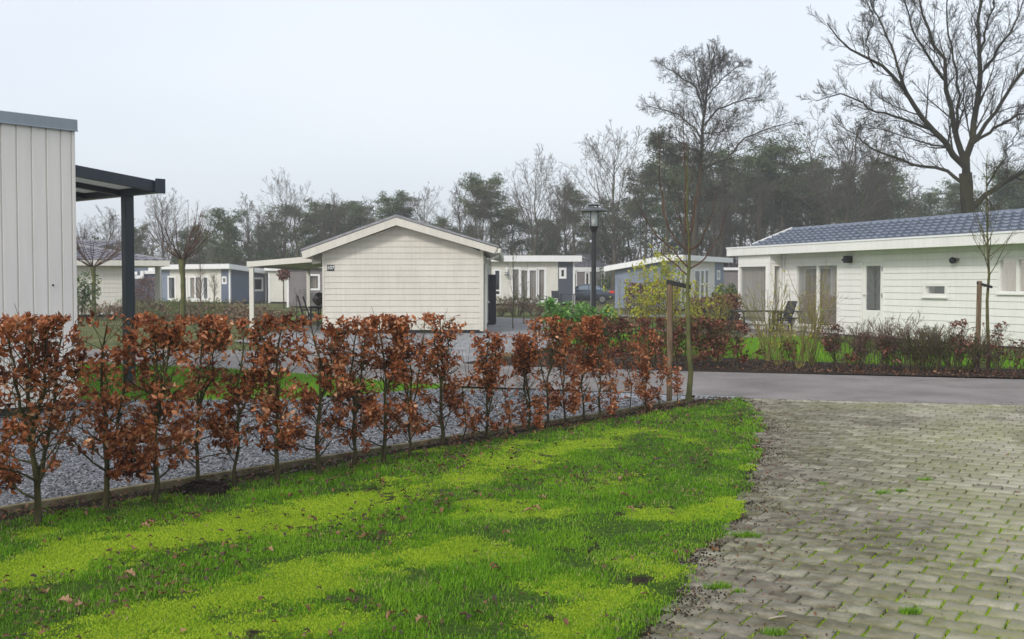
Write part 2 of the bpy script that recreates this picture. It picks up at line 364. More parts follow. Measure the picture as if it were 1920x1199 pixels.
# chalet lawn and planting bed on the right
bed = [gnd(*p) for p in [(860,682),(1000,687),(1310,696)]] + [gnd(1920,711)+d0*12, gnd(1920,692)+d0*12] + [gnd(*p) for p in [(1920,692),(1700,686),(1400,672),(1200,662),(1100,655),(1030,652),(1000,655),(930,668)]]
sheet('planting_bed', bed, -.004, M['soil'])
sheet('side_lawn', [gnd(1920,692)+d0*12] + [gnd(*p) for p in [(1920,692),(1700,686),(1400,672),(1200,662),(1060,642),(1045,612),(1400,600)]] + [Vector((30,40,0)), Vector((30,14,0))], -.012, M['far_lawn'])
sheet('far_lawn_patch', [gnd(*p) for p in [(455,586),(610,586),(610,603),(440,603)]], -.010, M['far_lawn'])
sheet('far_path', [gnd(*p) for p in [(440,592.6),(610,592.0),(610,594.2),(440,594.8)]], -.004, M['gravel_far'])
sheet('far_path', [gnd(*p) for p in [(1160,591),(1300,592),(1300,594),(1160,593)]], -.004, M['gravel_far'])
# pale gravel verge under the slate of the far drive edge
# --- kerb board: three timber lengths
def kerb_len(s0, s1):
    mb = MB(); w = .025
    p = [kerb_pt(s0,-w), kerb_pt(s1,-w), kerb_pt(s1,w), kerb_pt(s0,w)]
    mb.hexa([(q.x,q.y,-.02) for q in p]+[(q.x,q.y,.055) for q in p]); return mb
kroot = tag(kerb_len(-6, 2.2).build('edging_board', M['wood_kerb'], bevel=.006), 'weathered timber edging board between slate gravel and lawn, nearest length', 'edging', 'timber edging lengths')
tag(kerb_len(2.22, 5.2).build('edging_board', M['wood_kerb'], bevel=.006), 'weathered timber edging board at middle of the hedge foot', 'edging', 'timber edging lengths')
tag(kerb_len(5.22, KL).build('edging_board', M['wood_kerb'], bevel=.006), 'pale timber edging board running up to the tree stake', 'edging', 'timber edging lengths')

# --- lawn region helpers
edge_px = [(1180,1290),(1215,1199),(1262,1150),(1305,1095),(1290,1050),(1372,1000),(1392,930),(1422,870),(1428,800),(1415,757)]
edge_w = [gnd(*p) for p in edge_px]
ey = np.array([p.y for p in edge_w]); ex = np.array([p.x for p in edge_w])
def edge_x(y): return np.interp(y, ey, ex) + .10*(fbm(y, y*0, .5, 9)-.5)*2 + .07*(fbm(y, y*0+3, .13, 19)-.5)*2
ax, ay = A_.x, A_.y
def sk(x, y): return (x-K0.x)*ax + (y-K0.y)*ay        # along kerb
def ok(x, y): return (x-K0.x)*ay - (y-K0.y)*ax        # distance to the right of kerb
ye_top = lambda x: 14.35 - .03*(x-1)
def in_lawn(x, y, m=0):
    return (ok(x,y) > .02-m) & (x < edge_x(y)+m) & (y < np.minimum(14.25 + m, ye_top(x))) & (y > 3.2)
# yellow moss bands along the lawn, sunlit streaks put into their colour
def px_line(pts): return np.array([tuple(gnd(*p))[:2] for p in pts])
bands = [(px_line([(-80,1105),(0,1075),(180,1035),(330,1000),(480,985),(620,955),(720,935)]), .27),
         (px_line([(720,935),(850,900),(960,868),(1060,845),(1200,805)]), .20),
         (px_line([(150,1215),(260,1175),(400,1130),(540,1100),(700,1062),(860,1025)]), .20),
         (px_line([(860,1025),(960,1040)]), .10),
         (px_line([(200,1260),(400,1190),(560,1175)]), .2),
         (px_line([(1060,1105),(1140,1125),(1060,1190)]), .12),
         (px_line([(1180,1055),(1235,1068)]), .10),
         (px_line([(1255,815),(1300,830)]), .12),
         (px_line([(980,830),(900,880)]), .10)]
def seg_d(x, y, L):
    d = np.full(x.shape, 1e9)
    for (a, b) in zip(L[:-1], L[1:]):
        ab = b-a; t = np.clip(((x-a[0])*ab[0]+(y-a[1])*ab[1])/(ab@ab), 0, 1)
        d = np.minimum(d, np.hypot(x-a[0]-t*ab[0], y-a[1]-t*ab[1]))
    return d
def moss(x, y):  # mask for moss and the sunlit streaks painted with it
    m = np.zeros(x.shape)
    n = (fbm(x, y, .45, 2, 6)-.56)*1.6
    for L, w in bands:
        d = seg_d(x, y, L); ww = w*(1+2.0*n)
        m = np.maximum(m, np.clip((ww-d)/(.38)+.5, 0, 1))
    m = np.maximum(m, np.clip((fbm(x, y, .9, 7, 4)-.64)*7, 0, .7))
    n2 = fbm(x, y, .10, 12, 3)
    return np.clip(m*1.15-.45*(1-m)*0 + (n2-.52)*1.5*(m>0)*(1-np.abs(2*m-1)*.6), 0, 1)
def lawn_z(x, y):
    z = .012*(fbm(x, y, 1.2, 4, 3)-.5) + .006
    for (u, v, h, r) in [(470,960,.035,.13),(300,1010,.012,.2)]:
        p = gnd(u, v); z = z + h*np.exp(-((x-p.x)**2+(y-p.y)**2)/r**2)
    return z
# lawn base grid
st = .03
gx, gy = np.meshgrid(np.arange(-8, 4.5, st), np.arange(3.2, 14.4, st))
nx = gx.shape[1]; ny = gx.shape[0]
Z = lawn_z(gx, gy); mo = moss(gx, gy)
idx = np.arange(nx*ny).reshape(ny, nx)
ed_ = gx-edge_x(gy); Z = Z - .055*np.clip((ed_+.06)/.14, 0, 1)**1.3 + .014*(fbm(gx,gy,.09,87,3)-.5)*np.clip((ed_+.3)/.2,0,1)
cx = gx[:-1,:-1]+st/2; cy = gy[:-1,:-1]+st/2
keep = in_lawn(cx, cy, .09)
Q = np.stack([idx[:-1,:-1], idx[:-1,1:], idx[1:,1:], idx[1:,:-1]], -1)[keep]
used, inv = np.unique(Q, return_inverse=True)
V = np.stack([gx.ravel(), gy.ravel(), Z.ravel()], -1)[used]
def m_lawn():
    m, nt, bs, out = mat_new('lawn_base')
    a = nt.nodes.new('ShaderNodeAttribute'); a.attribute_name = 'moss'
    b = nt.nodes.new('ShaderNodeAttribute'); b.attribute_name = 'soil'
    co = coords(nt); n = noise(nt, co, 30, 6); n2 = noise(nt, co, 90, 4)
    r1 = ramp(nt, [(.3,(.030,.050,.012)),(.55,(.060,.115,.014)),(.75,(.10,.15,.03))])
    r2 = ramp(nt, [(.3,(.08,.13,.010)),(.5,(.19,.29,.018)),(.7,(.31,.41,.035))])  # yellow moss tone with sunlight on the bands painted in
    r3 = ramp(nt, [(.3,(.016,.010,.008)),(.6,(.040,.028,.020)),(.75,(.08,.06,.045))])
    for r, k in ((r1,n),(r2,n2),(r3,n)): nt.links.new(k.outputs[0], r.inputs[0])
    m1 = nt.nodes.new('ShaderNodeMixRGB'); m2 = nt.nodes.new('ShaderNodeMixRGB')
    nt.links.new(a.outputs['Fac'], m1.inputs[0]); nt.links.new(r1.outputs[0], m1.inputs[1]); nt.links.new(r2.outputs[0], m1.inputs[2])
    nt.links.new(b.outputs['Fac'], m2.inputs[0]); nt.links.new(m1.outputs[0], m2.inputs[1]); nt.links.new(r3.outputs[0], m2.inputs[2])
    nt.links.new(m2.outputs[0], bs.inputs['Base Color']); bs.inputs['Roughness'].default_value = .95; bs.inputs['Specular IOR Level'].default_value = .08
    bump(nt, n2.outputs[0], bs, 1, .02); return m
def soil_f(x, y):
    o = ok(x, y); w = .20 + .16*(fbm(x, y, .7, 21)-.4)
    s = np.clip((w-o)/.08+.5, 0, 1)
    e = np.clip((x-edge_x(y)+.06+.30*(fbm(x,y,.3,31,3)-.56))/.10, 0, 1)
    sp = np.clip((fbm(x, y, .22, 23, 4)-.71)*9, 0, 1)
    return np.clip(np.maximum(np.maximum(s, e*.9), sp), 0, 1)
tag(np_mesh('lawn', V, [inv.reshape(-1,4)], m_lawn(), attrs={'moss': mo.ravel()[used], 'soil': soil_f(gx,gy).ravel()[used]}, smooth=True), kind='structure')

# --- grass blades
def rand_pts(n, x0, x1, y0, y1): return rs.uniform(x0, x1, n), rs.uniform(y0, y1, n)
def blades(n_dens, zones, hmul=1.0):
    X = []; Y = []
    for (y0, y1, dens) in zones:
        n = int(dens*(y1-y0)*9); a = rs.uniform(-.42*y1-.6, 4.2, int(n)); b = rs.uniform(y0, y1, int(n)); X.append(a); Y.append(b)
    return np.concatenate(X), np.concatenate(Y)
x, y = blades(1, [(3.4,5,13000),(5,6.5,14000),(6.5,8,12000),(8,10,8000),(10,12,5200),(12,14.3,3800)])
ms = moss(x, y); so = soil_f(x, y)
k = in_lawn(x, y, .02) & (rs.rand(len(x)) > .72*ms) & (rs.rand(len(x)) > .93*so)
k &= rs.rand(len(x)) < np.clip((fbm(x, y, .22, 41, 3)-.25)*2.2,.08,1)
x = x[k]; y = y[k]; ms = ms[k]; n = len(x)
z = lawn_z(x, y)
hN = fbm(x, y, .5, 51, 3)
h = (.009+.021*rs.rand(n)**1.6)*(.35+hN*1.2)*(1-.5*ms)
w = .0013+.0013*rs.rand(n) + .0003*np.maximum(0, y-6)
az = rs.rand(n)*2*np.pi; lean = (.25+rs.rand(n)*.8)*h; bx = np.cos(az); by = np.sin(az)
wx = -by*w; wy = bx*w
def P3(a, b, c): return np.stack([a, b, c], -1)
v0 = P3(x-wx, y-wy, z-.004); v1 = P3(x+wx, y+wy, z-.004)
v2 = P3(x+wx*.8+bx*lean*.35, y+wy*.8+by*lean*.35, z+h*.6); v3 = P3(x-wx*.8+bx*lean*.35, y-wy*.8+by*lean*.35, z+h*.6)
v4 = P3(x+bx*lean, y+by*lean, z+h)
V = np.stack([v0,v1,v2,v3,v4], 1).reshape(-1,3); i = np.arange(n)*5
rnd = np.clip(.75*(fbm(x, y, .45, 61, 4)-.5)+.30+.45*rs.rand(n), 0, 1)*.88
dead = rs.rand(n) < .025+.14*(fbm(x,y,.35,71)>.56); rnd[dead] = .95+rs.rand(dead.sum())*.05
tag(np_mesh('lawn_grass', V, [np.stack([i,i+1,i+2,i+3],-1), np.stack([i+3,i+2,i+4],-1)], M['grass'], attrs={'rnd': np.repeat(rnd,5)}),
    'short green grass with mossy and painted sunlit streaks on the near lawn', 'grass', kind='stuff')
# --- moss tufts : little pointed cushions, also filling the painted sunlit streaks
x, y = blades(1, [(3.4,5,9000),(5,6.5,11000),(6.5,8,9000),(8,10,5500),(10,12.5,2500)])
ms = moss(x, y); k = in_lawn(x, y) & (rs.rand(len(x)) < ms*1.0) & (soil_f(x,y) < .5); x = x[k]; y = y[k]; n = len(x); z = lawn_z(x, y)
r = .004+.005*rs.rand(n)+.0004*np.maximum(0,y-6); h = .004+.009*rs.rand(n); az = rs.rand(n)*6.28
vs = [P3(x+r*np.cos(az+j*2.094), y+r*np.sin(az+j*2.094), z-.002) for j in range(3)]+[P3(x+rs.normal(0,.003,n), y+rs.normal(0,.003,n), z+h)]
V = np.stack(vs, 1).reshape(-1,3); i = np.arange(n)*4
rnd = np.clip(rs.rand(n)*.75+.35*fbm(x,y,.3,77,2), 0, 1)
tag(np_mesh('sunlit_lawn_moss', V, [np.concatenate([np.stack([i+a,i+b,i+3],-1) for a,b in ((0,1),(1,2),(2,0))])], M['moss'], attrs={'rnd': np.repeat(rnd,4)}),
    'bright yellow green moss patches with painted sunlit streaks in the lawn', 'moss', kind='stuff')

# --- blades on the back lawns, coarser
def far_grass(name, poly, dens, hh, label, z0=0, wd=.006, matk='grass', lo=.2, hi=.8):
    P = np.array([tuple(p)[:2] for p in poly]); x0, y0 = P.min(0); x1, y1 = P.max(0)
    n = int((x1-x0)*(y1-y0)*dens); x = rs.uniform(x0,x1,n); y = rs.uniform(y0,y1,n)
    ins = np.zeros(n, bool)
    for (a, b) in zip(P, np.roll(P, -1, 0)):
        c = ((a[1] > y) != (b[1] > y)); xx = (b[0]-a[0])*(y-a[1])/((b[1]-a[1]) if b[1] != a[1] else 1e-9)+a[0]; ins ^= c & (x < xx)
    x = x[ins]; y = y[ins]; n = len(x); h = hh*(.4+rs.rand(n)); az = rs.rand(n)*6.28; l = h*rs.rand(n)*.6; w = wd
    V = np.stack([P3(x-w*np.sin(az), y+w*np.cos(az), z0+0*x-.004), P3(x+w*np.sin(az), y-w*np.cos(az), z0+0*x-.004), P3(x+np.cos(az)*l, y+np.sin(az)*l, z0+h)], 1).reshape(-1,3)
    i = np.arange(n)*3
    return tag(np_mesh(name, V, [np.stack([i,i+1,i+2],-1)], M[matk], attrs={'rnd': np.repeat(lo+(hi-lo)*rs.rand(n),3)}), label, 'grass', kind='stuff')
far_grass('back_lawn_grass', lp, 900, .045, 'green grass strip between slate gravel and road')
far_grass('side_lawn_grass', [gnd(*p) for p in [(1960,694),(1700,688),(1400,673),(1200,664),(1060,642),(1100,625),(1500,630),(1960,668)]], 500, .06, 'green grass before the white chalet', -.01, .008)

# ================================================================ PAVERS
u_ = Vector((-.84,.54,0)).normalized(); w_ = Vector((.54,.84,0)).normalized()
w_ = Vector((u_.y,-u_.x,0))
if w_.y < 0: w_ = -w_
def h_outline(g=1.0):
    T = [(-.0950,.0755),(-.064,.0755),(-.036,.0610),(.036,.0610),(.064,.0755),(.0950,.0755)]
    return [(a,b) for a,b in T] + [(a,-b) for a,b in reversed(T)]
O = np.array(h_outline()); no = len(O)
inner = O*np.array([.955,.93]); 
pts = []
corner0 = gnd(1915,1199)
org = Vector((2.5,5,0))
for rI in range(-60, 90):
    for cI in range(-60, 60):
        p = org + u_*(.2035*(cI+.5*(rI%2))) + w_*(.1505*rI)
        if 3.2 < p.y < 14.6 and p.x < 8.6: pts.append((p.x, p.y, rI, cI))
pts = np.array(pts)
rl = gnd(1420,748); rdir = d0
dist_road = (pts[:,0]-rl.x)*(-rdir.y) + (pts[:,1]-rl.y)*rdir.x      # >0 beyond the road edge
exx = edge_x(pts[:,1])
kp = (dist_road < -.27) & (pts[:,0] > exx-.35)
pts = pts[kp]; n = len(pts)
tilt = rs.normal(0,.012,(n,2)); dz = rs.normal(0,.0018,n) - .004*np.clip((exx[kp]+.25-pts[:,0])/.3,0,1.5) + .01*(fbm(pts[:,0],pts[:,1],1.6,5)-.5)
ang = rs.normal(0,.008,n); ca = np.cos(ang); sa = np.sin(ang)
def ring(Pk, zoff):
    a = Pk[None,:,0]*ca[:,None]-Pk[None,:,1]*sa[:,None]; b = Pk[None,:,0]*sa[:,None]+Pk[None,:,1]*ca[:,None]
    X = pts[:,0,None]+a*u_.x+b*w_.x; Y = pts[:,1,None]+a*u_.y+b*w_.y
    Zz = zoff+dz[:,None]+a*tilt[:,:1]+b*tilt[:,1:]+0*X
    return np.stack([X,Y,Zz],-1)
V = np.concatenate([ring(inner,.004), ring(O,.000), ring(O,-.042)],1).reshape(-1,3); st_ = np.arange(n)*3*no
top = (st_[:,None]+np.arange(no)[None,:])[:, ::-1]
sides = []
for L in (0,1):
    for j in range(no):
        j2 = (j+1)%no; sides.append(np.stack([st_+L*no+j, st_+L*no+j2, st_+(L+1)*no+j2, st_+(L+1)*no+j],-1))
def m_paver():
    m, nt, bs, out = mat_new('concrete_paver')
    a = nt.nodes.new('ShaderNodeAttribute'); a.attribute_name = 'rnd'
    co = coords(nt); n = noise(nt, co, 110, 4, .7); nb = noise(nt, co, .7, 5); nm = noise(nt, co, 7, 6, .65)
    r = ramp(nt, [(0,(.175,.155,.118)),(.5,(.32,.29,.228)),(1,(.46,.43,.345))]); nt.links.new(a.outputs['Fac'], r.inputs[0])
    rg = ramp(nt, [(.3,(.62,.62,.62)),(.5,(1,1,1)),(.72,(1.35,1.35,1.3))]); nt.links.new(n.outputs[0], rg.inputs[0])
    mx = nt.nodes.new('ShaderNodeMixRGB'); mx.blend_type = 'MULTIPLY'; mx.inputs[0].default_value = .8
    nt.links.new(r.outputs[0], mx.inputs[1]); nt.links.new(rg.outputs[0], mx.inputs[2])
    # green algae film in patches, brown mud towards the lawn
    ra = ramp(nt, [(.38,(0,0,0)),(.6,(.8,.8,.8))]); nt.links.new(nb.outputs[0], ra.inputs[0])
    rm = ramp(nt, [(.4,(.3,.3,.3)),(.65,(1,1,1))]); nt.links.new(nm.outputs[0], rm.inputs[0])
    mm = nt.nodes.new('ShaderNodeMath'); mm.operation = 'MULTIPLY'; nt.links.new(ra.outputs[0], mm.inputs[0]); nt.links.new(rm.outputs[0], mm.inputs[1])
    m2 = nt.nodes.new('ShaderNodeMixRGB'); m2.inputs[2].default_value = (.22,.235,.085,1)
    nt.links.new(mm.outputs[0], m2.inputs[0]); nt.links.new(mx.outputs[0], m2.inputs[1])
    d = nt.nodes.new('ShaderNodeAttribute'); d.attribute_name = 'mud'
    md = nt.nodes.new('ShaderNodeMath'); md.operation = 'MULTIPLY'; nt.links.new(d.outputs['Fac'], md.inputs[0]); nt.links.new(rm.outputs[0], md.inputs[1])
    m3 = nt.nodes.new('ShaderNodeMixRGB'); m3.inputs[2].default_value = (.075,.060,.040,1)
    nt.links.new(md.outputs[0], m3.inputs[0]); nt.links.new(m2.outputs[0], m3.inputs[1])
    nt.links.new(m3.outputs[0], bs.inputs['Base Color']); bs.inputs['Roughness'].default_value = .8; bs.inputs['Specular IOR Level'].default_value = .2
    bump(nt, n.outputs[0], bs, .6, .004); return m
M['paver'] = m_paver()
rndp = np.clip(rs.normal(.5,.2,n)+.3*(fbm(pts[:,0],pts[:,1],1.5,15)-.5), 0, 1)
def mud_f(x, y): return np.clip(1.35-(x-edge_x(y))/(.7+1.6*fbm(x,y,1.1,17)), 0, 1)*.85 + .7*np.clip((fbm(x,y,1.0,19,3)-.56)*5, 0, 1)
mud = np.clip(mud_f(V[:,0], V[:,1]), 0, .95)
tag(np_mesh('paver_surface', V, [top, np.concatenate(sides)], M['paver'], attrs={'rnd': np.repeat(rndp,3*no), 'mud': mud}), kind='structure')
# soldier course along the road
mb = MB(); vals = []
perp = Vector((-rdir.y, rdir.x, 0))
for k in range(-2, 60):
    p = rl + rdir*(.105*k) - perp*.13
    a = rdir*.0505; b = perp*.10; zz = random.gauss(0,.001)-.003
    q = [p-a-b, p+a-b, p+a+b, p-a+b]; mb.hexa([(c.x,c.y,-.04) for c in q]+[(c.x,c.y,zz+.004) for c in q])
cs = mb.build('paver_edging', M['paver'], bevel=.004)
at_ = cs.data.attributes.new('rnd','FLOAT','POINT'); at_.data.foreach_set('value', np.repeat(np.clip(rs.normal(.6,.15,62),0,1),8)); tag(cs, kind='structure')
# joint bed with moss
bedp = [Vector((.2,3.2,0)), Vector((8.6,3.2,0)), rl+rdir*9-perp*.03, rl-perp*.03, Vector((2.6,14.0,0)), Vector((1,10,0))]
sheet('joint_sand', bedp, -.027, M['dirt'])
# moss and grass growing in the joints
JX = []; JY = []
n = 1100000; x = rs.uniform(.4,8.4,n); y = rs.uniform(3.6,13,n)
a = (x-org.x)*u_.x+(y-org.y)*u_.y; b = (x-org.x)*w_.x+(y-org.y)*w_.y
row = np.round(b/.1505); bb = b-row*.1505; aa = (a/.2035 - .5*(row%2)); aa = (aa-np.round(aa))*.2035
half = np.interp(np.abs(aa), [0,.036,.066,.1], [.0665,.0665,.0795,.0795])
dj = np.minimum(.1-np.abs(aa), half-np.abs(bb))
mden = np.clip((fbm(x,y,1.1,33,3)-.30)*4.5, 0, 1)*np.clip((9.6-y)/3,.12,1)*np.clip((x-edge_x(y))/.4, 0.15, 1)*(.5+.5*(fbm(x,y,.22,35,2)>.45))
k = (dj < .0065) & (rs.rand(n) < mden*.9) & (x > edge_x(y)); x = x[k]; y = y[k]; m = len(x)
r = .003+.005*rs.rand(m); h = .004+.007*rs.rand(m)+.012*(rs.rand(m)<.03); az = rs.rand(m)*6.28
V = np.stack([P3(x+r*np.cos(az+j*2.094), y+r*np.sin(az+j*2.094), 0*x-.012) for j in range(3)]+[P3(x+rs.normal(0,.002,m), y, h-.006)],1).reshape(-1,3); i = np.arange(m)*4
tag(np_mesh('joint_moss', V, [np.concatenate([np.stack([i+a_,i+b_,i+3],-1) for a_,b_ in ((0,1),(1,2),(2,0))])], M['moss'], attrs={'rnd': np.repeat(rs.rand(m)*.8,4)}),
    'yellow green moss growing in the joints between pavers', 'moss', kind='stuff')
# grass tufts on the paving
def tuft(u, v, nb, rad, h, label):
    nb = int(nb*1.3); h = h*.75
    p = gnd(u, v); q_ = rs.rand(nb)**.7*rad*1.3; a_ = rs.rand(nb)*6.28; x = p.x+q_*np.cos(a_); y = p.y+q_*np.sin(a_)*.6; az = rs.rand(nb)*6.28; hh = h*(.4+rs.rand(nb)*.8); l = hh*(.4+rs.rand(nb)); w = .0022
    V = np.stack([P3(x-w*np.sin(az),y+w*np.cos(az),0*x-.005),P3(x+w*np.sin(az),y-w*np.cos(az),0*x-.005),P3(x+np.cos(az)*l,y+np.sin(az)*l,hh)],1)
    V[:,:,0] -= p.x; V[:,:,1] -= p.y
    i = np.arange(nb)*3; o = np_mesh('grass_tuft', V.reshape(-1,3), [np.stack([i,i+1,i+2],-1)], M['grass'], attrs={'rnd': np.repeat(rs.rand(nb)*.9,3)})
    o.location = (p.x, p.y, .004); tag(o, label, 'grass tuft', 'grass tufts sprouting from the paving')
tuft(1706,1150,160,.045,.035,'ragged grass tuft in the paving nearest the bottom right corner')
tuft(1735,902,110,.05,.04,'small grass tuft on the paving farthest to the right')
tuft(1655,926,110,.05,.035,'small grass tuft beside another in the middle of the paving, the left of the two')
tuft(1690,922,90,.035,.035,'small grass tuft beside another in the middle of the paving, the right of the two')
tuft(1543,909,70,.035,.03,'tiny grass tuft on the paving near the bare soil of lawn edge')
tuft(1347,1103,190,.06,.04,'wide grass tuft on pavers just off the jagged lawn corner')
tuft(1450,1190,130,.045,.035,'grass tuft at the bottom edge among mossy pavers')
tuft(1400,1007,220,.07,.045,'large grass clump pushed out from the lawn over the pavers')
tuft(1385,1112,60,.03,.03,'tiniest grass tuft right of the wide one by the lawn corner')

# --- slate chips
n = 420000; s = rs.uniform(-5, KL, n)
kk = rs.rand(n)**1.5; o_ = kk*7.5+.03
x = K0.x+ax*s-ay*o_; y = K0.y+ay*s+ax*o_
gP = np.array([tuple(p)[:2] for p in gp]); ins = np.zeros(n,bool)
for (a, b) in zip(gP, np.roll(gP,-1,0)):
    c = ((a[1] > y) != (b[1] > y)); xx = (b[0]-a[0])*(y-a[1])/((b[1]-a[1]) if b[1]!=a[1] else 1e-9)+a[0]; ins ^= c & (x < xx)
ins &= (np.abs(x/y) < .56) & (y > 5)
x = x[ins]; y = y[ins]; n = len(x)
L = (.005+.007*rs.rand(n))*(1+.05*(y-7)); az = rs.rand(n)*6.28; asp = .35+.5*rs.rand(n); ti = rs.normal(0,.28,n); tj = rs.normal(0,.28,n); z = .002+.012*rs.rand(n)
V = []
for (p, q) in ((-1,-.8),(1,-1),(.8,1),(-1,.7)):
    a = p*L; b = q*L*asp; V.append(P3(x+a*np.cos(az)-b*np.sin(az), y+a*np.sin(az)+b*np.cos(az), z+a*ti+b*tj))
V = np.stack(V,1).reshape(-1,3); i = np.arange(n)*4
tag(np_mesh('gravel_chips', V, [np.stack([i,i+1,i+2,i+3],-1)], M['chip'], attrs={'rnd': np.repeat(np.clip(rs.beta(1.6,2,n)+.1*(fbm(x,y,1.5,81)-.5),0,1),4)}),
    'loose blue grey slate chips behind the beech hedge', 'slate chips', kind='stuff')

# ================================================================ LEAVES AND LITTER
def rotmats(n, tiltmax=None):
    if tiltmax is None:
        q = rs.normal(size=(n,4)); q /= np.linalg.norm(q,axis=1)[:,None]
        w,x,y,z = q.T
        return np.stack([1-2*(y*y+z*z),2*(x*y-z*w),2*(x*z+y*w),2*(x*y+z*w),1-2*(x*x+z*z),2*(y*z-x*w),2*(x*z-y*w),2*(y*z+x*w),1-2*(x*x+y*y)],-1).reshape(n,3,3)
    a = rs.rand(n)*6.28; t = rs.normal(0,tiltmax,n); b = rs.rand(n)*6.28
    ca, sa = np.cos(a), np.sin(a); ct, st = np.cos(t), np.sin(t); cb, sb = np.cos(b), np.sin(b); o = 0*a; i = 1+o
    Rz = np.stack([ca,-sa,o,sa,ca,o,o,o,i],-1).reshape(n,3,3); Rx = np.stack([i,o,o,o,ct,-st,o,st,ct],-1).reshape(n,3,3); Rb = np.stack([cb,-sb,o,sb,cb,o,o,o,i],-1).reshape(n,3,3)
    return Rb@Rx@Rz
def leaf_tmpl(kind='beech'):
    """leaf folded along its midrib and curled, unit length along x"""
    if kind == 'beech':
        st = [(0,.02,0),(.25,.22,.03),(.55,.27,.0),(.82,.14,-.10),(1,0,-.20)]; fold = .55
    elif kind == 'laurel':
        st = [(0,.02,0),(.3,.16,.03),(.65,.17,.0),(1,0,-.08)]; fold = .25
    elif kind == 'oak':
        st = [(0,.02,0),(.15,.10,.03),(.28,.26,.05),(.4,.14,.05),(.55,.34,.08),(.68,.18,.05),(.82,.24,0),(1,0,-.06)]; fold = .45
    V = []; Fq = []; Ft = []
    for (a, w, z) in st:
        if w == 0: V.append((a,0,z)); continue
        V += [(a, w, z+w*fold), (a, 0, z), (a, -w, z+w*fold*.8)]
    V = np.array(V, float)
    m = len(st)-1
    for k in range(m-1):
        b = 3*k; Fq += [(b,b+3,b+4,b+1),(b+1,b+4,b+5,b+2)]
    b = 3*(m-1); Ft = [(b,b+3,b+1),(b+1,b+3,b+2)]
    return V, np.array(Fq), np.array(Ft)
LT = {k: leaf_tmpl(k) for k in ('beech','laurel','oak')}
def leaf_arrays(P, size, kind, rot=None):
    T, Fq, Ft = LT[kind]; n = len(P)
    rot = rotmats(n) if rot is None else rot
    sz = size if hasattr(size,'__len__') else np.full(n,size)
    sc = np.stack([sz, sz*rs.uniform(.75,1.2,n), sz*rs.uniform(.4,2.6,n)],-1)
    L = T[None]*sc[:,None,:]; V = np.einsum('nij,nkj->nki', rot, L)+P[:,None,:]
    k = len(T); o = np.arange(n)[:,None,None]*k
    return V.reshape(-1,3), (Fq[None]+o).reshape(-1,4), (Ft[None]+o).reshape(-1,3), k
def leaf_mesh(name, P, size, kind, mat, parent=None, rnd=None, rot=None):
    V, q, t, k = leaf_arrays(P, size, kind, rot)
    rnd = rs.rand(len(P)) if rnd is None else rnd
    return np_mesh(name, V, [q, t], mat, parent, {'rnd': np.repeat(rnd, k)})
# scattered litter, small and half sunk
n = 30000; x = rs.uniform(-5,4,n); y = rs.uniform(3.6,14,n)
den = np.clip(fbm(x,y,.9,91,3)*1.6-.55,0.03,1) + .9*(ok(x,y)<.45)
k = in_lawn(x,y) & (rs.rand(n) < den*(1-.75*moss(x,y))) ; x = x[k]; y = y[k]
P = P3(x, y, lawn_z(x,y)+.020+.014*rs.rand(len(x)))
leaf_mesh('leaf_litter', P-np.array([0,0,0]), rs.uniform(.016,.046,len(x))*(1+.05*(y-6)), 'oak', M['leaf_dry'], rnd=rs.beta(1.3,2.6,len(x)), rot=rotmats(len(x),.35))
tag(bpy.data.objects['leaf_litter'], 'small brown dead leaves strewn thinly over the lawn', 'leaf litter', kind='stuff')
# distinct big leaves (things)
protos = []
for j in range(4):
    v, q, t, k = leaf_arrays(np.zeros((1,3))-np.array([[.03,0,0]]), .045+.008*j, 'oak', np.eye(3)[None])
    v[:,2] -= v[:,2].min()
    me = bpy.data.meshes.new('fallen_leaf'); me.from_pydata(v.tolist(), [], q.tolist()+t.tolist()); me.materials.append(M['leaf_dry'])
    a = me.attributes.new('rnd','FLOAT','POINT'); a.data.foreach_set('value', np.full(len(v), [.3,.55,.75,.9][j])); protos.append(me)
spots = [(718,908,2),(722,914,1),(1002,963,3),(993,968,3),(825,967,2),(815,972,0),(757,984,2),(620,1007,0),(683,1017,2),(690,1012,1),(925,1070,1),(931,1076,1),(708,1148,1),(735,1168,2),(790,1178,3),(873,1167,0),(893,1163,0),(1018,942,3),(1180,964,3),(1100,910,0),(1112,924,1),(1290,1045,0),(1380,924,2),(1340,1044,2),(270,998,3),(283,992,2),(70,1118,0),(85,1124,3),(120,1142,3),(150,1152,3),(424,1033,2),(436,1038,2),(330,1056,1),(590,935,1),(545,938,2),(560,930,1),(475,928,2),(1205,955,0),(1265,1048,2),(1133,1072,1),(1150,1060,0),(1208,1125,1),(1060,1178,1),(370,1070,1),(240,1090,3),(505,1042,3),(1165,905,3),(950,1010,3)]
for (u, v, j) in spots:
    p = gnd(u, v); o = bpy.data.objects.new('fallen_leaf', protos[j]); col.objects.link(o)
    o.location = (p.x, p.y, float(lawn_z(np.array([p.x]), np.array([p.y]))[0])+.018)
    o.rotation_euler = (random.uniform(-.3,.3), random.uniform(-.3,.3), random.uniform(0,6.28)); o.scale = (random.uniform(.8,1.15),)*3
    tag(o, ['dark brown curled dry leaf lying on the near lawn','russet curled dry leaf lying on the near lawn','light brown curled dry leaf lying on the near lawn','pale tan curled dry leaf lying on the near lawn'][j], 'leaf', ['dark brown fallen leaves on the lawn','russet fallen leaves on the lawn','light brown fallen leaves on the lawn','pale tan fallen leaves on the lawn'][j])
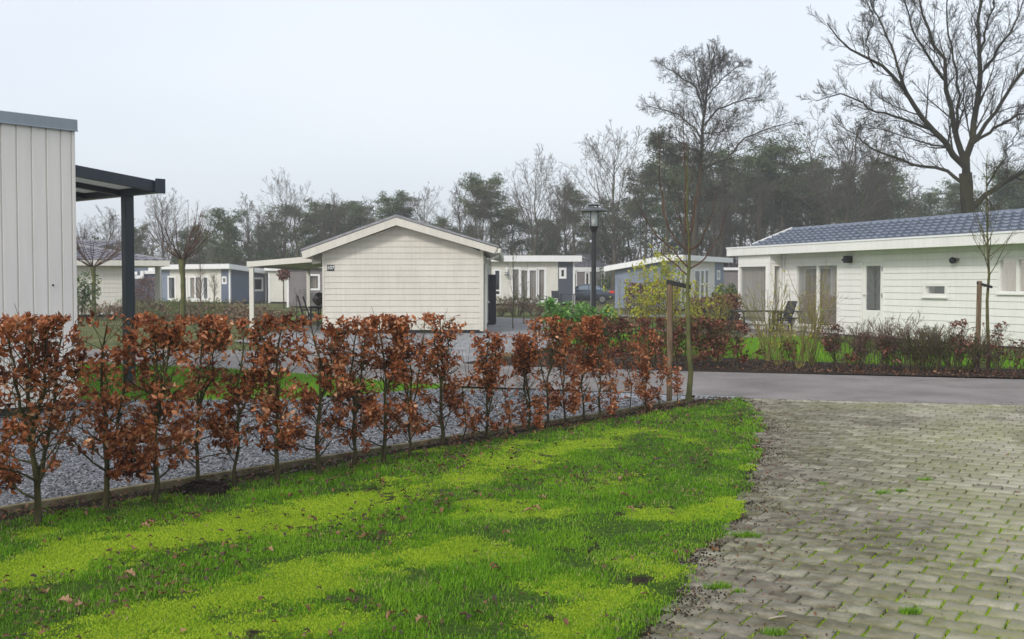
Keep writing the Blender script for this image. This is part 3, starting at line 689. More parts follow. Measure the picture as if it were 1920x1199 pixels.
# soil clods / mole mound at hedge foot
n = 2600; p0_ = gnd(860,682); tt = rs.rand(n); P = []
for k_ in range(n):
    u_k = rs.uniform(900,2000); v_lo = 687+(u_k-1000)*.026; q_ = gnd(u_k, v_lo-rs.uniform(1,20)); P.append((q_.x,q_.y,.012))
leaf_mesh('bed_leaf_litter', np.array(P), rs.uniform(.03,.07,n), 'oak', M['leaf_dry'], rnd=rs.beta(1.4,2.2,n), rot=rotmats(n,.5))
tag(bpy.data.objects['bed_leaf_litter'], 'dry brown leaves scattered on the dark soil of the planting bed', 'leaf litter', kind='stuff')
def mound(u, v, r, h, label):
    n = 500; a = rs.rand(n)*6.28; rr = r*np.sqrt(rs.rand(n)); p = gnd(u, v)
    P = P3(rr*np.cos(a), rr*np.sin(a), h*(1-(rr/r)**2)*rs.rand(n)**.3)
    T = np.array([(-1,-1,-.8),(1,-.9,-.7),(0,1,-.8),(.1,0,1)])*.012; rot = rotmats(n)
    V = (np.einsum('nij,kj->nki', rot, T)*rs.uniform(.5,1.6,n)[:,None,None]+P[:,None]).reshape(-1,3); i = np.arange(n)*4
    gx, gy = np.meshgrid(np.linspace(-1,1,14), np.linspace(-1,1,14)); rr = np.hypot(gx,gy)
    Vg = P3((gx*r).ravel(), (gy*r).ravel(), (h*.9*np.clip(1-rr**2,-.05,1)*(.8+.4*vnoise(gx,gy,.3))).ravel()); gi = np.arange(196).reshape(14,14)
    Qg = np.stack([gi[:-1,:-1],gi[:-1,1:],gi[1:,1:],gi[1:,:-1]],-1).reshape(-1,4)+len(V)
    o = np_mesh('soil_mound', np.concatenate([V,Vg]), [np.concatenate([np.stack([i+a,i+b,i+c],-1) for a,b,c in ((0,1,3),(1,2,3),(2,0,3),(0,2,1))]), Qg], M['soil'])
    o.location = (p.x,p.y,0); tag(o, label, 'soil mound')
mound(378,922,.22,.07,'dark crumbly soil mound at the foot of the beech hedge')
# crumbs of soil, moss and leaf bits trodden out over the paving
n = 6500; y = rs.uniform(3.8,14,n); off = rs.exponential(.11,n)-.05; far = rs.rand(n) < .05; off[far] = rs.uniform(0,4,far.sum()); x = edge_x(y)+off
k = (x < 8.3) & ((fbm(x,y,.35,93,3) > .47) | far); x = x[k]; y = y[k]; n = len(x)
T_ = np.array([(-1,-1,-.5),(1,-.9,-.5),(0,1,-.5),(.1,0,.9)])*.006; rot = rotmats(n,.4)
V = (np.einsum('nij,kj->nki', rot, T_)*rs.uniform(.3,1.3,n)[:,None,None]+P3(x,y,.005+0*x)[:,None]).reshape(-1,3); i = np.arange(n)*4
tag(np_mesh('soil_crumbs', V, [np.concatenate([np.stack([i+a,i+b,i+c],-1) for a,b,c in ((0,1,3),(1,2,3),(2,0,3))])], M['soil']), 'dark soil crumbs scattered from the lawn edge over the paving', 'soil', kind='stuff')
n = 1800; y = rs.uniform(4,14,n); x = edge_x(y)+np.where(rs.rand(n)<.6, rs.exponential(.25,n), rs.uniform(0,5,n)); k = x < 8.3; x = x[k]; y = y[k]
leaf_mesh('paving_leaf_litter', P3(x,y,.010+0*x), rs.uniform(.010,.030,len(x)), 'oak', M['leaf_dry'], rnd=rs.beta(1.3,2.4,len(x)), rot=rotmats(len(x),.35))
tag(bpy.data.objects['paving_leaf_litter'], 'small brown leaf fragments on the paving', 'leaf litter', kind='stuff')
# drain grate
gr = empty('drain_grate', gnd(1340,747), math.atan2(d0.y,d0.x), 'grey slotted storm drain grate at the road edge', 'drain')
mb = MB(); mb.box(-.26,.26,-.17,-.14,-.02,.014); mb.box(-.26,.26,.14,.17,-.02,.014); mb.box(-.26,-.23,-.14,.14,-.02,.014); mb.box(.23,.26,-.14,.14,-.02,.014); mb.build('frame', M['metal'], gr)
mb = MB()
for k in range(7):
    x = -.20+.066*k; mb.hexa([(x,-.14,-.01),(x+.03,-.14,-.01),(x+.05,.14,-.01),(x+.02,.14,-.01),(x,-.14,.010),(x+.03,-.14,.010),(x+.05,.14,.010),(x+.02,.14,.010)])
mb.build('bars', M['metal'], gr)
mb = MB(); mb.box(-.23,.23,-.14,.14,-.014,-.012); mb.build('pit', M['plinth'], gr)
# stick on the paving
p = gnd(1458,1163); mb = MB(); mb.tube([(-.045,-.018,.012),(0,0,.015),(.045,.02,.012)], [.004,.005,.003], 6)
o = mb.build('stick', M['straw'] if False else m_flat('bleached_wood',(.4,.34,.26),.8)); o.location = p; tag(o, 'short bleached stick lying on the mossy pavers', 'stick')
# ================================================================ PLANTS
def norm(a): return a/np.maximum(np.linalg.norm(a,axis=-1,keepdims=True),1e-9)
def grow(P, R, nch, t0, t1, lratio, ang, k=4, rratio=.6, up=.1, wob=.15, tip=.35, rmin=.003, lvar=.25, lfall=.55, lmin=0, flat=1.0):
    """P (n,m,3) parent polylines, R (n,m) radii -> children polylines, all at once"""
    n, m = P.shape[:2]
    seg = P[:,1:]-P[:,:-1]; sl = np.linalg.norm(seg,axis=-1); L = sl.sum(1)
    t = ((np.arange(nch)[None]+rs.rand(n,nch))/nch)*(t1-t0)+t0
    f = t*(m-1); i = np.minimum(f.astype(int), m-2); fr = (f-i)[...,None]
    ar = np.arange(n)[:,None]
    pos = P[ar,i]*(1-fr)+P[ar,i+1]*fr; tan = norm(seg)[ar,i]; rad = R[ar,i]*(1-fr[...,0])+R[ar,i+1]*fr[...,0]
    az = (np.arange(nch)*2.4)[None]+rs.rand(n,1)*6.28+rs.normal(0,.5,(n,nch))
    ref = np.where(np.abs(tan[...,2:3])<.9, np.array([0,0,1.]), np.array([1.,0,0]))
    e1 = norm(np.cross(tan, ref)); e2 = np.cross(tan, e1)
    pr = e1*np.cos(az)[...,None]+e2*np.sin(az)[...,None]
    an = ang+rs.normal(0,.14,(n,nch)); d = tan*np.cos(an)[...,None]+pr*np.sin(an)[...,None]
    ln = np.maximum(L[:,None]*lratio*(1-lfall*(t-t0)/max(t1-t0,1e-6))*rs.uniform(1-lvar,1+lvar,(n,nch)), lmin)
    pos = pos.reshape(-1,3); d = norm(d.reshape(-1,3)*np.array([1,1,flat])); ln = ln.ravel(); r0 = np.maximum(rad.ravel()*rratio, rmin)
    out = [pos]; cur = pos
    for s in range(k-1):
        d = norm(d+np.array([0,0,up])+rs.normal(0,wob,d.shape)); cur = cur+d*(ln/(k-1))[:,None]; out.append(cur)
    C = np.stack(out,1); rr = np.maximum(r0[:,None]*np.linspace(1,tip,k)[None], rmin*.5)
    return C, rr
def tubes(sets):
    """list of (P,R,sides) -> V, quads"""
    Vs = []; Fs = []; off = 0
    for P, R, s in sets:
        n, m = P.shape[:2]
        T = np.empty_like(P); T[:,1:-1] = P[:,2:]-P[:,:-2]; T[:,0] = P[:,1]-P[:,0]; T[:,-1] = P[:,-1]-P[:,-2]; T = norm(T)
        ref = norm(np.array([[[.31,.17,.93]]])+0*T); bad = np.abs((T*ref).sum(-1,keepdims=True))>.97
        ref = np.where(bad, np.array([1.,0,0]), ref)
        e1 = norm(np.cross(T,ref)); e2 = np.cross(T,e1); a = np.arange(s)*2*np.pi/s
        V = P[:,:,None]+(e1[:,:,None]*np.cos(a)[None,None,:,None]+e2[:,:,None]*np.sin(a)[None,None,:,None])*R[:,:,None,None]
        Vs.append(V.reshape(-1,3))
        b = off+np.arange(n)[:,None,None]*m*s+np.arange(m-1)[None,:,None]*s; j = np.arange(s)[None,None]; j2 = (j+1)%s
        Fs.append(np.stack([b+j,b+j2,b+s+j2,b+s+j],-1).reshape(-1,4)); off += n*m*s
    return np.concatenate(Vs), np.concatenate(Fs)
def tube_mesh(name, sets, mat, parent=None):
    V, Fq = tubes(sets); return np_mesh(name, V, [Fq], mat, parent, smooth=True)
def line(pts, k, wob=0):
    pts = np.array([tuple(p) for p in pts], float); s = np.concatenate([[0],np.cumsum(np.linalg.norm(np.diff(pts,axis=0),axis=1))])
    t = np.linspace(0,s[-1],k); o = np.stack([np.interp(t,s,pts[:,j]) for j in range(3)],-1)
    if wob: o[1:-1] += rs.normal(0,wob,(k-2,3))*np.array([1,1,.3])
    return o
def rad(r0, r1, k, p=1.0): return r0+(r1-r0)*(np.linspace(0,1,k)**p)

# ---------------------------------------------------------------- near beech hedge
def beech(px, py, top, leaves, lbl, spread=.26, r0=.014, low=.28, lean=0, leafsize=.058, dense=1.0, fork=True, mat='beech_leaf', stem='stem_beech', name='beech_hedge_plant', cat='hedge plant', group=None, spikes=0, lo=0., darkness=0):
    root = empty(name, (px, py, 0), 0, lbl, cat, group)
    k = 9
    base = line([(0,0,-.03),(lean*.3+rs.normal(0,.02),rs.normal(0,.02),top*.33),(lean*.6+rs.normal(0,.03),rs.normal(0,.03),top*.66),(lean+rs.normal(0,.03),rs.normal(0,.02),top*.97)], k, .010)
    T = base[None]; TR = rad(r0*1.25, r0*.30, k)[None]; TR[0,0] *= 1.35
    limbs, limR = [], []
    if fork:
        for j in range(rs.randint(1,4)):
            t = rs.uniform(.3,.6); p = base[int(t*(k-1))]; a = A_*float(rs.choice([-1,1])*rs.uniform(.08,.20))
            q = line([p, p+np.array([a.x*.6,a.y*.6+rs.normal(0,.03),(top-p[2])*.35]), p+np.array([a.x,a.y+rs.normal(0,.04),(top-p[2])*rs.uniform(.85,1.0)])], k, .008)
            limbs.append(q); limR.append(rad(r0*.7,r0*.28,k))
    S1 = np.concatenate([T]+[l[None] for l in limbs]) ; R1 = np.concatenate([TR]+[l[None] for l in limR])
    nb = max(12, int(40*dense)) if len(S1) < 2 else max(10,int(24*dense))
    B, BR = grow(S1, R1, nb, low, .97, .34*spread/.26, 1.05, 5, .42, .10, .16, rmin=.0022, lfall=.35)
    B = B*1.0
    C, CR = grow(B, BR, 5, .25, .95, .5, .75, 4, .6, .08, .2, rmin=.0014, lmin=.05)
    # clipped top: nothing above the trim height
    for arr in (B, C): arr[...,2] = np.minimum(arr[...,2], top+.02*rs.rand()) 
    sets = [(S1,R1,7),(B,BR,4),(C,CR,3)]
    if spikes:
        sp_ = []
        for j in range(spikes):
            a = rs.rand()*6.28; p = base[-2]; h = rs.uniform(.12,.3)
            sp_.append(line([p, p+np.array([.04*math.cos(a),.04*math.sin(a),h*.5]), p+np.array([.10*math.cos(a),.08*math.sin(a),h+.05])],5,.004))
        sets.append((np.array(sp_), np.tile(rad(.003,.0015,5),(len(sp_),1)), 3))
    tube_mesh('trunk', sets, M[stem], root)
    cand = np.concatenate([C[:,1:].reshape(-1,3), C[:,2:].reshape(-1,3), B[:,2:].reshape(-1,3)])
    # clumped: some boughs keep their leaves, others have lost them
    cl = vnoise(cand[:,0]*1.0+px*7, cand[:,2]+py*5, .13, 3)
    zz = cand[:,2]/top; hb_, _e = np.histogram(zz, 14, (0,1.05)); bi = np.clip((zz/1.05*14).astype(int),0,13)
    prof = np.clip((zz-low*.6)/.30,.0,1)*.60+.40*(zz>low*.6)
    w = np.clip((cl-.28)*2.6,.03,1)*prof/np.maximum(hb_[bi],12)
    idx = rs.choice(len(cand), leaves, p=w/w.sum())
    Pp = cand[idx]+rs.normal(0,.014,(leaves,3))
    Pp[:,2] = np.minimum(Pp[:,2], top+.015)
    rnd = np.clip(rs.beta(2,2,leaves)-darkness+.45*(vnoise(Pp[:,0]+px*3,Pp[:,2],.2,8)-.5),0,1)
    lf = leaf_mesh('foliage', Pp, leafsize*rs.uniform(.6,1.2,leaves), 'beech', M[mat], root, rnd)
    return root
# (u, v, top v, leaves, spread, trunk r, low, kind words)
hp = [(-75,1030,600,620,.30,.018,.25,'leafy beech cut off by the left edge of the photo'),
 (70,986,603,640,.32,.019,.24,'beech with thick leaning trunk nearest the left edge'),
 (196,953,600,600,.30,.017,.26,'straight trunked beech before the corner of the grey boarded building'),
 (287,943,600,640,.30,.017,.22,'bushy beech in front of the dark veranda post'),
 (369,916,603,500,.26,.013,.20,'slim beech rising from the dark soil mound'),
 (440,914,604,420,.25,.012,.26,'slim beech just right of the soil mound'),
 (520,905,602,420,.27,.016,.28,'beech with bare forked twigs on top'),
 (598,892,600,480,.26,.016,.20,'crooked trunked beech below the left corner of house 107'),
 (661,877,600,500,.26,.014,.18,'full beech below the left part of the gable wall'),
 (718,868,598,520,.25,.016,.20,'thick trunked beech below the middle of the gable wall'),
 (767,860,600,430,.22,.011,.20,'dense dark beech right of the gable middle'),
 (828,838,594,430,.24,.017,.18,'tall rounded beech standing before the gable wall right end'),
 (873,836,690,60,.14,.006,.15,'nearly leafless thin sapling beside the tall rounded beech'),
 (913,828,628,360,.17,.012,.10,'narrow column shaped beech below the black panel'),
 (951,822,700,50,.12,.006,.15,'nearly leafless thin sapling right of the column shaped beech'),
 (988,813,632,400,.19,.011,.08,'low bushy beech leafed down to the ground'),
 (1027,800,600,330,.19,.011,.12,'open beech with bare spikes before the gravel drive'),
 (1062,797,606,340,.19,.010,.20,'slim beech left of the laurel bushes'),
 (1093,790,600,370,.20,.011,.18,'beech below the laurel bushes, left of the lamp post'),
 (1125,788,598,430,.21,.012,.16,'fullest beech below the street lamp'),
 (1146,780,640,90,.12,.006,.2,'thin sparse sapling right of the street lamp'),
 (1178,775,640,60,.12,.006,.3,'bare stemmed thin sapling midway between lamp and stake'),
 (1209,771,620,260,.15,.010,.08,'narrow beech leafed low, left of the wooden stake'),
 (1238,768,650,70,.10,.007,.2,'thin greenish sapling next to the wooden stake'),
 (1268,766,690,50,.08,.006,.15,'tiny sapling between the wooden stake and the young tree')]
for j, (u, v, tv, nl, spd, r0, low, w) in enumerate(hp):
    p = gnd(u, v); top = at(u, tv, p.y).z
    beech(p.x, p.y, top, int(nl*2.7), w, spd*.79, r0, low*.6, lean=(rs.normal(0,.03) if j != 1 else -.05), dense=min(1.1,nl/420+.35), leafsize=.047, group='beeches of the kerbside hedge', fork=nl>200, spikes=rs.randint(0,4) if nl>100 else 2)
# ---------------------------------------------------------------- beech hedge across the road
hp2 = [(1140,692,600,'first beside the laurel'),(1168,692,598,'second from the laurel'),(1198,693,600,'third from the laurel'),(1228,693,600,'left of the wooden stake top'),(1258,694,602,'behind the wooden stake'),(1288,695,600,'behind the young tree trunk'),(1318,695,598,'first right of the young tree'),(1345,695,604,'second right of the young tree'),(1383,696,606,'last before the gap at right')]
for j, (u, v, tv, w) in enumerate(hp2):
    p = gnd(u, v-6); beech(p.x, p.y, at(u, tv, p.y).z, 480, 'purple brown beech across the road, '+w, .40, .012, .10, leafsize=.062, dense=1.1, mat='beech_leaf_purple', group='beeches of the hedge across the road')
# low leafy beeches in the right bed
for (u, v, tv, nl, lbl) in [(1478,690,640,110,'low sparse beech in the bed before the terrace table'),(1565,690,612,330,'coppery beech below the french doors'),(1612,692,628,300,'coppery low beech below the white door'),(1663,694,632,150,'narrow russet beech between dried shrubs'),(1725,694,645,150,'low russet beech under the small window'),(1805,697,605,230,'russet beech wrapped round the second tree stake'),(1872,699,608,140,'small russet beech right of the second young tree'),(1912,700,640,90,'little russet beech at the right edge of the photo')]:
    p = gnd(u, v); beech(p.x, p.y, at(u, tv, p.y).z, nl, lbl, .34, .009, .08, leafsize=.06, dense=.6, mat='beech_leaf_purple', name='beech_shrub', cat='shrub')

# ---------------------------------------------------------------- shrubs
def shrub(u, v, topv, lbl, n=14, spread=.35, mat='twig_brown', sub=5, sub2=3, leaf=None, nleaf=0, lsize=.05, r0=.008, curve=.05, name='shrub', cat='shrub', group=None, w0=.05, rmin=.0022, Y=None, kindl='beech', lo=.3):
    p = gnd(u, v) if Y is None else Vector((at(u,v,Y).x, Y, 0)); H = at(u, topv, p.y).z
    root = empty(name, (p.x,p.y,0), 0, lbl, cat, group)
    L = []
    for j in range(n):
        a = rs.rand()*6.28; s = spread*rs.rand()**.6; h = H*rs.uniform(.6,1.02)
        q = line([(math.cos(a)*w0,math.sin(a)*w0,-.02),(math.cos(a)*(w0+s*.35),math.sin(a)*(w0+s*.35),h*.5),(math.cos(a)*(w0+s),math.sin(a)*(w0+s),h)],7,.02*H)
        L.append(q)
    S = np.array(L); SR = np.tile(rad(r0,rmin,7),(n,1)); sets = [(S,SR,4)]; cand = [S[:,3:].reshape(-1,3)]
    if sub:
        B, BR = grow(S, SR, sub, .25, .95, .35, .55, 4, .6, curve, .12, rmin=rmin); sets.append((B,BR,3)); cand.append(B[:,1:].reshape(-1,3))
        if sub2:
            C, CR = grow(B, BR, sub2, .3, .95, .5, .6, 3, .7, curve, .15, rmin=rmin*.8); sets.append((C,CR,3)); cand.append(C[:,1:].reshape(-1,3))
    tube_mesh('stems', sets, M[mat], root)
    if nleaf:
        c = np.concatenate(cand); c = c[c[:,2] > H*lo]; P = c[rs.choice(len(c), nleaf)]+rs.normal(0,.02,(nleaf,3))
        leaf_mesh('foliage', P, lsize*rs.uniform(.6,1.2,nleaf), kindl, M[leaf], root)
    return root
# laurels
for (u, Y, tv, sp_, nl, lbl) in [(1054,24.5,566,.36,1500,'tallest clipped laurel at the drive end of the row'),(1082,24.8,574,.36,1100,'bright laurel second from the drive'),(1110,25,580,.36,1100,'bright laurel in front of the street lamp foot'),(1136,25.2,586,.36,1100,'lowest laurel at the right end of the row')]:
    shrub(u, 640, tv, lbl, 16, sp_, 'bark_green', 6, 3, 'laurel_leaf', nl, .11, .010, Y=Y, name='laurel_bush', group='laurels beside the gravel drive', kindl='laurel', lo=.1)
# tall yellow-leaved shoots
for (u, Y, tv, sp_, n, nl, lbl) in [(1192,21,455,.45,8,420,'tall thin shrub with yellow leaves, left of the stake'),(1222,21.5,470,.6,11,560,'yellow leaved shrub midway between lamp and stake'),(1262,21,470,.55,11,520,'yellow leaved shrub directly behind the stake'),(1300,22,520,.6,14,360,'low yellow green shrub behind the young tree')]:
    shrub(u, 640, tv, lbl, n, sp_, 'twig_green', 4, 2, 'yellow_leaf', nl, .065, .007, name='yellow_leaved_shrub', Y=Y, lo=.35)
# greenish willow-like shrubs near the terrace
for (u, v, tv, sp_, n, nl, lbl) in [(1345,678,545,.6,18,40,'green stemmed shrub behind the hedge beside the flower pots'),(1440,676,520,.8,18,16,'green stemmed bare shrub before the bay window'),(1500,690,560,.6,14,14,'green stemmed bare shrub before the french doors left pane'),(1522,686,500,.9,14,10,'widest green stemmed shrub with long arching shoots to the door'),(1460,684,600,.35,10,30,'small reddish tipped shrub right of the terrace chair')]:
    shrub(u, v, tv, lbl, n, sp_, 'twig_green', 5, 2, 'yellow_leaf', nl*2, .05, .011, name='bare_shrub', rmin=.0042)
# dried perennials along the white wall
for (u, v, tv, sp_, n, mat, lbl) in [(1590,691,606,.45,34,'twig_brown','dried seed head clump left of the white door'),(1640,692,606,.40,30,'twig_brown','dried brown shrub below the white door'),(1672,692,588,.45,24,'twig_brown','tallest dark twiggy shrub right of the white door'),(1705,693,610,.5,40,'twig_brown','dried seed head clump below the small window left side'),(1735,694,614,.5,50,'bark_green','broom like green shrub below the small window'),(1772,694,612,.5,36,'twig_brown','dried seed head clump right of the small window'),(1800,695,618,.5,50,'bark_green','broom like green shrub left of the second stake'),(1850,697,640,.3,20,'twig_brown','dried twiggy clump at foot of the second young tree'),(1890,698,640,.35,18,'twig_brown','dried twiggy clump at the far right of the bed')]:
    shrub(u, v, tv, lbl, n, sp_, mat, 6, 3, 'heather', 300 if mat=='twig_brown' else 90, .026, .006, name='dried_shrub', w0=.18, rmin=.004)
# grasses beside the drive
for (u, v, tv, lbl) in [(942,675,662,'small straw coloured grass clump at the drive edge'),(985,668,652,'pale grass clump between two low beeches by the drive'),(1052,660,640,'pale grass clump nearest the laurels')]:
    shrub(u, v, tv, lbl, 60, .22, 'twig_green', 0, 0, 'straw', 200, .06, .003, name='ornamental_grass', cat='grass clump', rmin=.0015)
# far garden left: many dried shrubs
gdn = [(158,600,575,.5,'straw','tan dried grass clump at the foot of the left pollard'),(200,598,572,.8,'straw','tan dried grass before the cream hip roofed house'),(262,600,574,.8,'heather','brown dried shrub right of the dark veranda post'),(290,600,566,.9,'green_leaf','green weedy shrub below the canopy post'),(322,600,568,.9,'heather','brown dried shrub left of the big pollard trunk'),(366,600,562,.9,'green_leaf','olive weedy shrub right of the big pollard trunk'),(398,600,570,.9,'straw','tan dried grass clump before the cream panel of the blue chalet'),(430,600,574,.9,'heather','brown heather clump before the blue chalet corner'),(452,602,580,.6,'heather','low heather by the beige carport post'),(500,604,584,.7,'heather','low heather between the two beige carport posts'),(340,606,584,1.0,'green_leaf','low green weeds at the garden front'),(300,608,588,1.0,'heather','low brown heather at the garden front left'),(410,607,588,1.0,'heather','low brown heather at the garden front right'),(475,609,590,.8,'straw','straw coloured grass patch by the carport'),(545,606,592,.5,'straw','straw coloured grass behind the hedge near the chairs')]
for (u, v, tv, sp_, lk, lbl) in gdn:
    shrub(u, v, tv-4, lbl, 44, sp_, 'twig_brown' if lk!='green_leaf' else 'twig_green', 5, 2, lk, 520, .085, .010, name='garden_shrub', w0=.7, rmin=.005)
# front of the middle house
for (u, v, tv, lk, lbl) in [(948,585,552,'green_leaf','green shrub beside the black panel'),(968,592,560,'heather','brown rounded shrub before the glass doors'),(990,585,556,'green_leaf','green shrub climbing before the middle glass door'),(1003,592,566,'heather','small brown shrub before the right glass door'),(935,592,574,'straw','straw coloured shrub at foot of the black panel')]:
    shrub(u, v, tv, lbl, 30, .7, 'twig_brown', 5, 2, lk, 260, .09, .012, name='garden_shrub', w0=.2, rmin=.006)
# purple hedges farther off
def hedge_block(u0, u1, v, tv, Y, lbl, n=2600, dz=.6, mat='beech_leaf_purple', lsz=.09):
    a = at(u0,v,Y); b = at(u1,v,Y); H = at(u0,tv,Y).z
    root = empty('clipped_hedge', ((a.x+b.x)/2,Y,0), 0, lbl, 'hedge'); W = (b.x-a.x)
    m = 40; xs = rs.uniform(-W/2,W/2,m); S = np.array([line([(x,rs.normal(0,.15),-.02),(x+rs.normal(0,.1),rs.normal(0,.2),H*.5),(x+rs.normal(0,.15),rs.normal(0,.2),H*.97)],5,.03) for x in xs])
    B, BR = grow(S, np.tile(rad(.014,.006,5),(m,1)), 8, .1, .97, .3, .9, 4, .5, .1, .15, rmin=.005)
    tube_mesh('stems', [(S,np.tile(rad(.014,.006,5),(m,1)),4),(B,BR,3)], M['twig_brown'], root)
    P = np.stack([rs.uniform(-W/2,W/2,n), rs.normal(0,dz*.35,n), H*(.12+.88*rs.rand(n)**.8)],-1); P[:,2] *= 1+.05*np.sin(P[:,0]*3)
    leaf_mesh('foliage', P, lsz*rs.uniform(.6,1.2,n), 'beech', M[mat], root)
hedge_block(1172,1275,590,529,46,'reddish brown clipped hedge before the blue house gable')
hedge_block(1290,1388,625,556,34,'purple brown clipped hedge behind the terrace flower pots', 1900)
hedge_block(238,300,575,522,66,'dull purple hedge beside the navy house', 1600, .8)
# dark green bushes
shrub(1373, 600, 533, 'dark green bush between blue house and white chalet', 22, .9, 'bark_green', 6, 3, 'green_leaf', 1500, .12, .015, Y=45, name='evergreen_bush')
shrub(148, 600, 520, 'green leafy bush beside the left pollard', 16, .7, 'bark_green', 6, 3, 'green_leaf', 900, .11, .014, Y=38, name='evergreen_bush')
shrub(1140, 585, 505, 'olive bush behind the parked dark car', 16, 1.0, 'bark_green', 6, 3, 'green_leaf', 900, .16, .016, Y=88, name='evergreen_bush')
# thin saplings
def sapling(u, v, tv, Y, lbl, r0=.02, nb=12, lr=.28, ang=.5, name='young_tree', mat='bark_green', sub=3, lean=0, up=.1, t0=.35, rm=.003, twmat=None, group=None, k=10, l2=.5, fall=.4, tw2=2):
    p = at(u, v, Y); H = at(u, tv, Y).z; root = empty(name, (p.x,Y,0), 0, lbl, 'tree', group)
    T = line([(0,0,-.05),(lean*.4,0,H*.4),(lean*.8,.02,H*.75),(lean,0,H)], k, .012*H/3)[None]; TR = rad(r0,rm*1.5,k)[None]; TR[0,0] *= 1.2
    tube_mesh('trunk', [(T,TR,8)], M[mat], root)
    B, BR = grow(T, TR, nb, t0, .97, lr, ang, 6, .5, up, .07, rmin=rm, lfall=fall); sets = [(B,BR,4)]
    C, CR = grow(B, BR, sub, .2, .9, l2, .5, 4, .6, up*.7, .1, rmin=rm*.8); sets.append((C,CR,3))
    if tw2: D, DR = grow(C, CR, tw2, .2, .9, .5, .5, 3, .7, up*.5, .12, rmin=rm*.6); sets.append((D,DR,3))
    tube_mesh('crown', sets, M[twmat or mat], root); return root
# nearest young tree on the kerb with its stake
p = gnd(1290,758); Yt = p.y
root = empty('young_tree', p, 0, 'young tree with greenish trunk tied to wooden stake at the hedge end', 'tree')
T = line([(0,0,-.05),(.03,0,.35),(.0,0,.75),(-.005,0,1.1),(-.01,0,1.5),(.01,0,1.9),(-.03,0,2.5),(-.02,0,3.3)],16,.004)[None]; TR = rad(.041,.006,16,.8)[None]; TR[0,0] = .052
tube_mesh('trunk', [(T,TR,9)], M['bark_algae'], root)
shoots = []
for (bu, bv, pts) in [(1288,500,[(1262,470),(1230,440),(1190,375)]),(1288,470,[(1262,445),(1244,400),(1236,330),(1234,250)]),(1292,505,[(1320,490),(1345,450),(1368,385)]),(1291,470,[(1310,460),(1330,420),(1345,360)]),(1290,450,[(1300,420),(1306,350),(1318,300)]),(1286,440,[(1285,380),(1284,300),(1280,215)]),(1288,515,[(1270,500),(1245,480),(1225,445)])]:
    dy = rs.normal(0,.25); n_ = len(pts); L = [at(bu,bv,Yt)-p]+[at(a,b,Yt+dy*(q+1)/n_)-p for q,(a,b) in enumerate(pts)]
    shoots.append(line(L, 9, .008))
S = np.array(shoots); SR = np.tile(rad(.012,.003,9),(len(S),1))
B, BR = grow(S, SR, 4, .25, .95, .32, .5, 5, .5, .12, .07, rmin=.002); X2, XR2 = grow(T, TR, 12, .5, .97, .22, .55, 6, .3, .12, .06, rmin=.0025)
X3, XR3 = grow(X2, XR2, 3, .2, .9, .5, .5, 4, .6, .1, .1, rmin=.0018)
tube_mesh('crown', [(S,SR,5),(B,BR,3),(X2,XR2,4),(X3,XR3,3)], M['bark_red'], root)
def stake(u, v, tv, Y, w, lbl, lean=0):
    q = at(u, v, Y); H = at(u, tv, Y).z; root = empty('tree_stake', (q.x,Y,0), 0, lbl, 'stake')
    mb = MB(); mb.tube([(-lean,0,-.1),(0,0,H-.01),(0,0,H)], [w/2,w/2,w/2*.8], 10); mb.build('post', M['wood_stake'], root, smooth=False); return root, H, q
r_, H, q = stake(1255, 766, 526, 13.6, .075, 'round wooden stake tied to the near young tree', .0)
def tie(px, py, pz, d, lbl, wd_=.055):
    o = empty('tree_tie', (px,py,pz), 0, lbl, 'tree tie'); mb = MB(); pts = []
    n = 26; R1 = .046
    for j in range(n+1):
        t = j/n*2*math.pi; c = math.cos(t); s = math.sin(t); pts.append((d*(.5+.5*c)+ (R1 if c>0 else -R1)*abs(c)**.6, R1*(1 if s>0 else -1)*abs(s)**.5))
    for j in range(n):
        a = pts[j]; b = pts[j+1]; dz0 = -.05*a[0]/max(d,.01); dz1 = -.05*b[0]/max(d,.01)
        mb.quad((a[0],a[1],-wd_/2+dz0),(b[0],b[1],-wd_/2+dz1),(b[0],b[1],wd_/2+dz1),(a[0],a[1],wd_/2+dz0))
    b_ = mb.build('band', M['rubber'], o); m = b_.modifiers.new('thick','SOLIDIFY'); m.thickness = .006
tie(q.x, 13.6, at(1258,530,13.6).z+.0, .22, 'wide black rubber band joining near stake and young tree')
# second staked tree on the right
r_, H, q2 = stake(1834, 700, 527, 18.9, .085, 'mossy wooden stake beside the thin tree before white chalet', .02)
tie(q2.x, 18.9, H-.05, .18, 'small black tie at the top of the mossy stake', .04)
sapling(1853, 700, 290, 18.95, 'thin mossy young tree in front of the white chalet', .035, 26, .24, .75, mat='bark_green', twmat='bark_green', lean=-.08, t0=.42, rm=.0035)
sapling(885+77, 600, 470, 36, 'thin bare sapling beside the middle house glass doors', .02, 16, .2, .6, rm=.004)
sapling(982, 600, 505, 40, 'slender twiggy sapling before the middle house', .02, 16, .25, .6, rm=.004)
sapling(377, 600, 500, 45, 'bare sapling right of the big pollard before the blue chalet', .04, 22, .3, .5, rm=.006, mat='twig_brown')
sapling(556, 612, 548, 30, 'tiny bare sapling under the beige carport', .012, 10, .3, .6, rm=.003, mat='bark_dark')
sapling(402, 600, 520, 60, 'bushy bare sapling before the blue chalet small window', .04, 22, .35, .5, rm=.008, mat='twig_brown')
